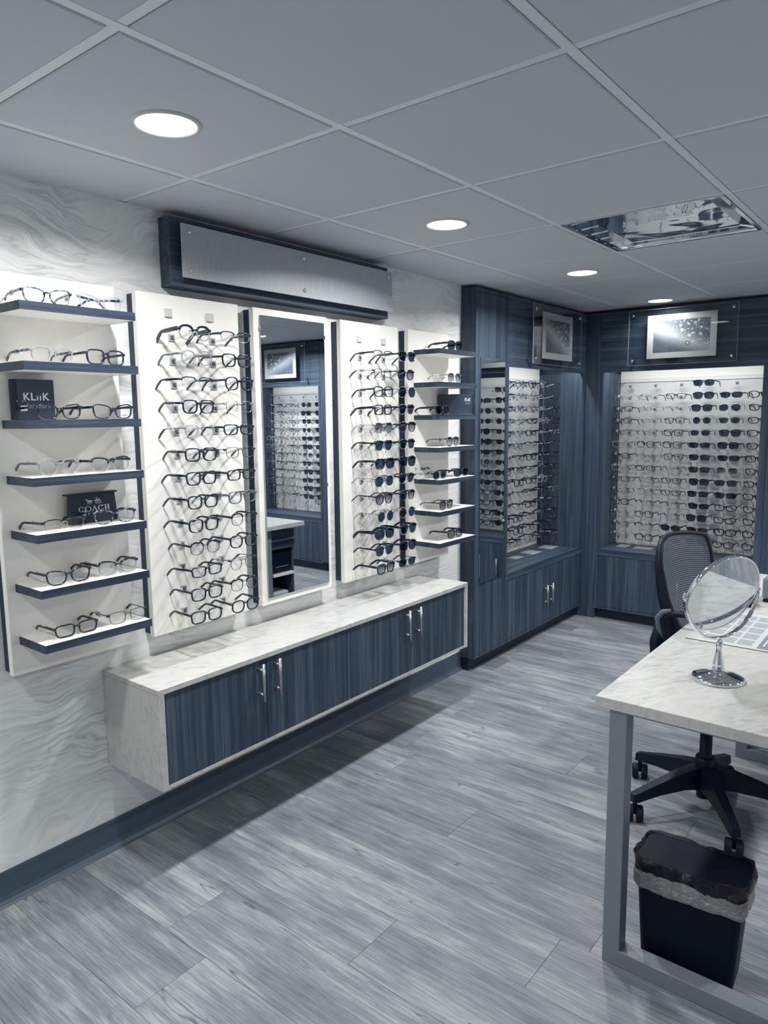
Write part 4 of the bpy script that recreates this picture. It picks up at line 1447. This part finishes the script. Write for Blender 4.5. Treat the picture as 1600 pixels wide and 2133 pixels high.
# local: +x is the front of the chair
for k in range(5):
    a = radians(160 + 9.4 + 72 * k)
    dx_, dy_ = cos(a), sin(a)
    px_, py_ = -dy_, dx_
    rings = []
    for r, zt2, zb2, hw in ((.03, .185, .10, .030), (.10, .170, .105, .026), (.20, .140, .095, .021), (.285, .112, .078, .018), (.305, .106, .075, .016)):
        rings.append([(dx_ * r + px_ * hw, dy_ * r + py_ * hw, zb2), (dx_ * r - px_ * hw, dy_ * r - py_ * hw, zb2), (dx_ * r - px_ * hw * .8, dy_ * r - py_ * hw * .8, zt2), (dx_ * r + px_ * hw * .8, dy_ * r + py_ * hw * .8, zt2)])
    leg = MB().ring_sweep(rings).build('leg', M['black'], ch)
    ca = a + (.7, -.5, 1.2, .3, -.9)[k]
    cx_, cy2 = dx_ * .292, dy_ * .292
    mb = MB()
    ex, ey = cos(ca), sin(ca)
    for s in (-1, 1):
        o1 = Vector((cx_ + ex * s * .006, cy2 + ey * s * .006, .0302)); o2 = o1 + Vector((ex * s * .024, ey * s * .024, 0))
        mb.tube([o1, o1 + (o2 - o1) * .8, o2], [.03, .03, .025], 20, up=(0, 0, 1))
    mb.tube([(cx_, cy2, .028), (cx_, cy2, .08)], .008, 10)
    mb.build('caster', M['black'], leg)
MB().lathe([(.032, .08), (.036, .10), (.036, .20), (.033, .215), (.030, .216)], n=28).build('hub', M['black'], ch, True)
MB().lathe([(.026, .055), (.026, .20), (.022, .205), (.022, .38)], n=24).build('column_sleeve', M['black'], ch, True)
MB().lathe([(.014, .216), (.014, .40)], n=20).build('gas_lift', M['steel'], ch, True)
B(-.10, .10, -.09, .09, .385, .425, bev=.008).build('tilt_mechanism', M['black'], ch)


def rounded(w, l, r, n=6):
    P = []
    for sx, sy, a0 in ((1, 1, 0), (-1, 1, pi / 2), (-1, -1, pi), (1, -1, 1.5 * pi)):
        for k in range(n + 1):
            a = a0 + pi / 2 * k / n
            P.append((sx * (w / 2 - r) + r * cos(a), sy * (l / 2 - r) + r * sin(a)))
    return P


sp = rounded(.46, .47, .09)
MB().ring_sweep([[(x * .94 + .03, y * .94, .428) for x, y in sp], [(x + .03, y, .445) for x, y in sp], [(x + .03, y, .475) for x, y in sp], [(x * .93 + .03, y * .93, .495) for x, y in sp]]).build('seat', M['black'], ch, True)
# backrest: profile of the mesh in the side view, height -> forward offset
def backx(z):
    u = (z - .50) / .54
    return -.121 + .075 * math.exp(-((u - .30) / .22) ** 2) - .06 * max(0, u - .45) ** 1.5 * 1.9


NZ, NY = 22, 18
vs, uvs, fs = [], [], []
for i in range(NZ + 1):
    z = .50 + .525 * i / NZ
    u = i / NZ
    hw = .198 * (1 - .10 * (1 - u)) if u < .85 else .198 * math.sqrt(max(0.02, 1 - ((u - .85) / .32) ** 2))
    for j in range(NY + 1):
        s_ = -1 + 2 * j / NY
        vs.append((backx(z) + .045 * s_ * s_, s_ * hw, z + .018 * (1 - s_ * s_) * u))
        uvs.append((j / NY, i / NZ * 1.15))
for i in range(NZ):
    for j in range(NY):
        a_ = i * (NY + 1) + j
        fs.append((a_, a_ + 1, a_ + NY + 2, a_ + NY + 1))
me = bpy.data.meshes.new('mesh_back'); me.from_pydata(vs, [], fs); me.materials.append(M['mesh'])
lay = me.uv_layers.new(name='uv')
for lp in me.loops:
    lay.data[lp.index].uv = uvs[lp.vertex_index]
me.polygons.foreach_set('use_smooth', [True] * len(me.polygons))
link('mesh_back', me, ch)
edge = [i * (NY + 1) for i in range(NZ + 1)] + [NZ * (NY + 1) + j for j in range(1, NY + 1)] + [i * (NY + 1) + NY for i in range(NZ - 1, -1, -1)] + [j for j in range(NY - 1, 0, -1)]
rings = []
cen = Vector((-.17, 0, .77))
for q in edge:
    p = Vector(vs[q])
    u = (p.z - .5) / .54
    out = Vector((0, p.y, (p.z - .80) * .75)).normalized()
    back = .010 + .06 * max(0, 1 - u) ** .8 * min(1, u * 6 + .4)
    rings.append([p + Vector((.006, 0, 0)) - out * .004, p + Vector((.004, 0, 0)) + out * .011, p + Vector((-back, 0, 0)) + out * .006, p + Vector((-back, 0, 0)) - out * .008])
MB().ring_sweep(rings, closed=True).build('back_frame', M['black'], ch, True)
MB().tube([(-.05, 0, .41), (-.13, 0, .42), (-.185, 0, .50), (-.195, 0, .62), (-.175, 0, .74)], [.03, .03, .034, .034, .024], 12, flat=1.8, up=(1, 0, 0)).build('spine', M['black'], ch, True)
for s in (-1, 1):
    mb = MB()
    o_ = -.06 if s > 0 else 0.0                    # the far arm stands clear of the desk edge
    mb.tube([(.03, s * .18, .43), (-.02, s * .228, .44), (-.06, s * .236, .52), (o_ - .07, s * .232, .60), (o_ - .05, s * .232, .69), (o_ - .066, s * .232, .745), (o_ - .07, s * .232, .78), (o_ - .05, s * .232, .80), (o_ - .01, s * .232, .808), (o_ + .04, s * .232, .808)],
            [.016, .016, .015, .014, .013, .012, .012, .012, .012, .010], 10)
    a_ = mb.build('armrest', M['black'], ch, True)
    MB().tube([(o_ - .066, s * .236, .715), (o_ - .084, s * .238, .745), (o_ - .090, s * .238, .780), (o_ - .07, s * .238, .806), (o_ - .045, s * .238, .815)], [.007, .0105, .011, .0105, .007], 10, flat=.9).build('arm_pad', M['armrest'], a_, True)

# ================================================================== waste bin with liner
bn = thing('waste_bin', 'slim black waste bin with a folded-over black bag under the desk', 'bin', (1.749, 1.926, 0), radians(3))


def rect_ring(w, l, r, z, wob=0.0, seed=0, n=7):
    P = rounded(w, l, r, n)
    rr = random.Random(seed)
    return [(x + rr.uniform(-wob, wob), y + rr.uniform(-wob, wob), z + rr.uniform(-wob, wob)) for x, y in P]


BW, BL, BH = .274, .150, .298
body = [rect_ring(BW * .86, BL * .84, .02, 0), rect_ring(BW * .86, BL * .84, .02, .003), rect_ring(BW, BL, .028, BH)]
MB().ring_sweep([body[0], body[2]]).build('body', M['bin'], bn)


def dense(w, l, r, z, wob, seed, per=88):
    P = rounded(w, l, r, 8)
    pts_ = []
    L_ = [0]
    for k in range(len(P)):
        a_, b_ = P[k], P[(k + 1) % len(P)]
        L_.append(L_[-1] + math.hypot(b_[0] - a_[0], b_[1] - a_[1]))
    rr = random.Random(seed)
    ph_ = [rr.uniform(0, 6.28) for _ in range(6)]
    for k in range(per):
        s_ = L_[-1] * k / per
        j = 0
        while L_[j + 1] < s_:
            j += 1
        a_, b_ = P[j], P[(j + 1) % len(P)]
        f_ = (s_ - L_[j]) / max(1e-9, L_[j + 1] - L_[j])
        x, y = a_[0] + (b_[0] - a_[0]) * f_, a_[1] + (b_[1] - a_[1]) * f_
        th_ = 2 * pi * k / per
        wv = wob * (.5 * sin(5 * th_ + ph_[0]) + .35 * sin(11 * th_ + ph_[1]) + .3 * sin(23 * th_ + ph_[2]) + .25 * rr.uniform(-1, 1))
        wz = wob * (.6 * sin(4 * th_ + ph_[3]) + .5 * sin(9 * th_ + ph_[4]))
        nl = math.hypot(x, y)
        pts_.append((x + x / nl * wv, y + y / nl * wv, z + wz))
    return pts_


lin_r = [dense(BW * .3, BL * .25, .012, .10, .01, 11), dense(BW * .62, BL * .55, .02, .125, .016, 1), dense(BW * .80, BL * .72, .02, .15, .014, 2), dense(BW * .86, BL * .80, .02, .20, .008, 3), dense(BW * .92, BL * .87, .025, .255, .006, 4),
         dense(BW + .002, BL + .004, .03, BH + .006, .004, 5), dense(BW + .014, BL + .014, .034, BH + .004, .004, 6), dense(BW + .018, BL + .018, .036, BH - .014, .006, 7),
         dense(BW + .014, BL + .016, .036, BH - .032, .005, 8)]
MB().ring_sweep(lin_r, caps=False).build('liner', M['liner'], bn, True)
MB().add([p for p in lin_r[0]], [tuple(range(88))]).build('liner_bottom', M['liner'], bn)
bnd = [dense(BW + .0145, BL + .0165, .034, BH - .030, .004, 8), dense(BW + .016, BL + .016, .034, BH - .040, .003, 9), dense(BW + .012, BL + .013, .032, BH - .048, .003, 10), dense(BW + .013, BL + .013, .032, BH - .062, .004, 11), dense(BW + .015, BL + .015, .032, BH - .072, .004, 13), dense(BW + .005, BL + .006, .03, BH - .084, .004, 12)]
MB().ring_sweep(bnd, caps=False).build('liner_band', M['band'], bn, True)

bpy.context.view_layer.update()
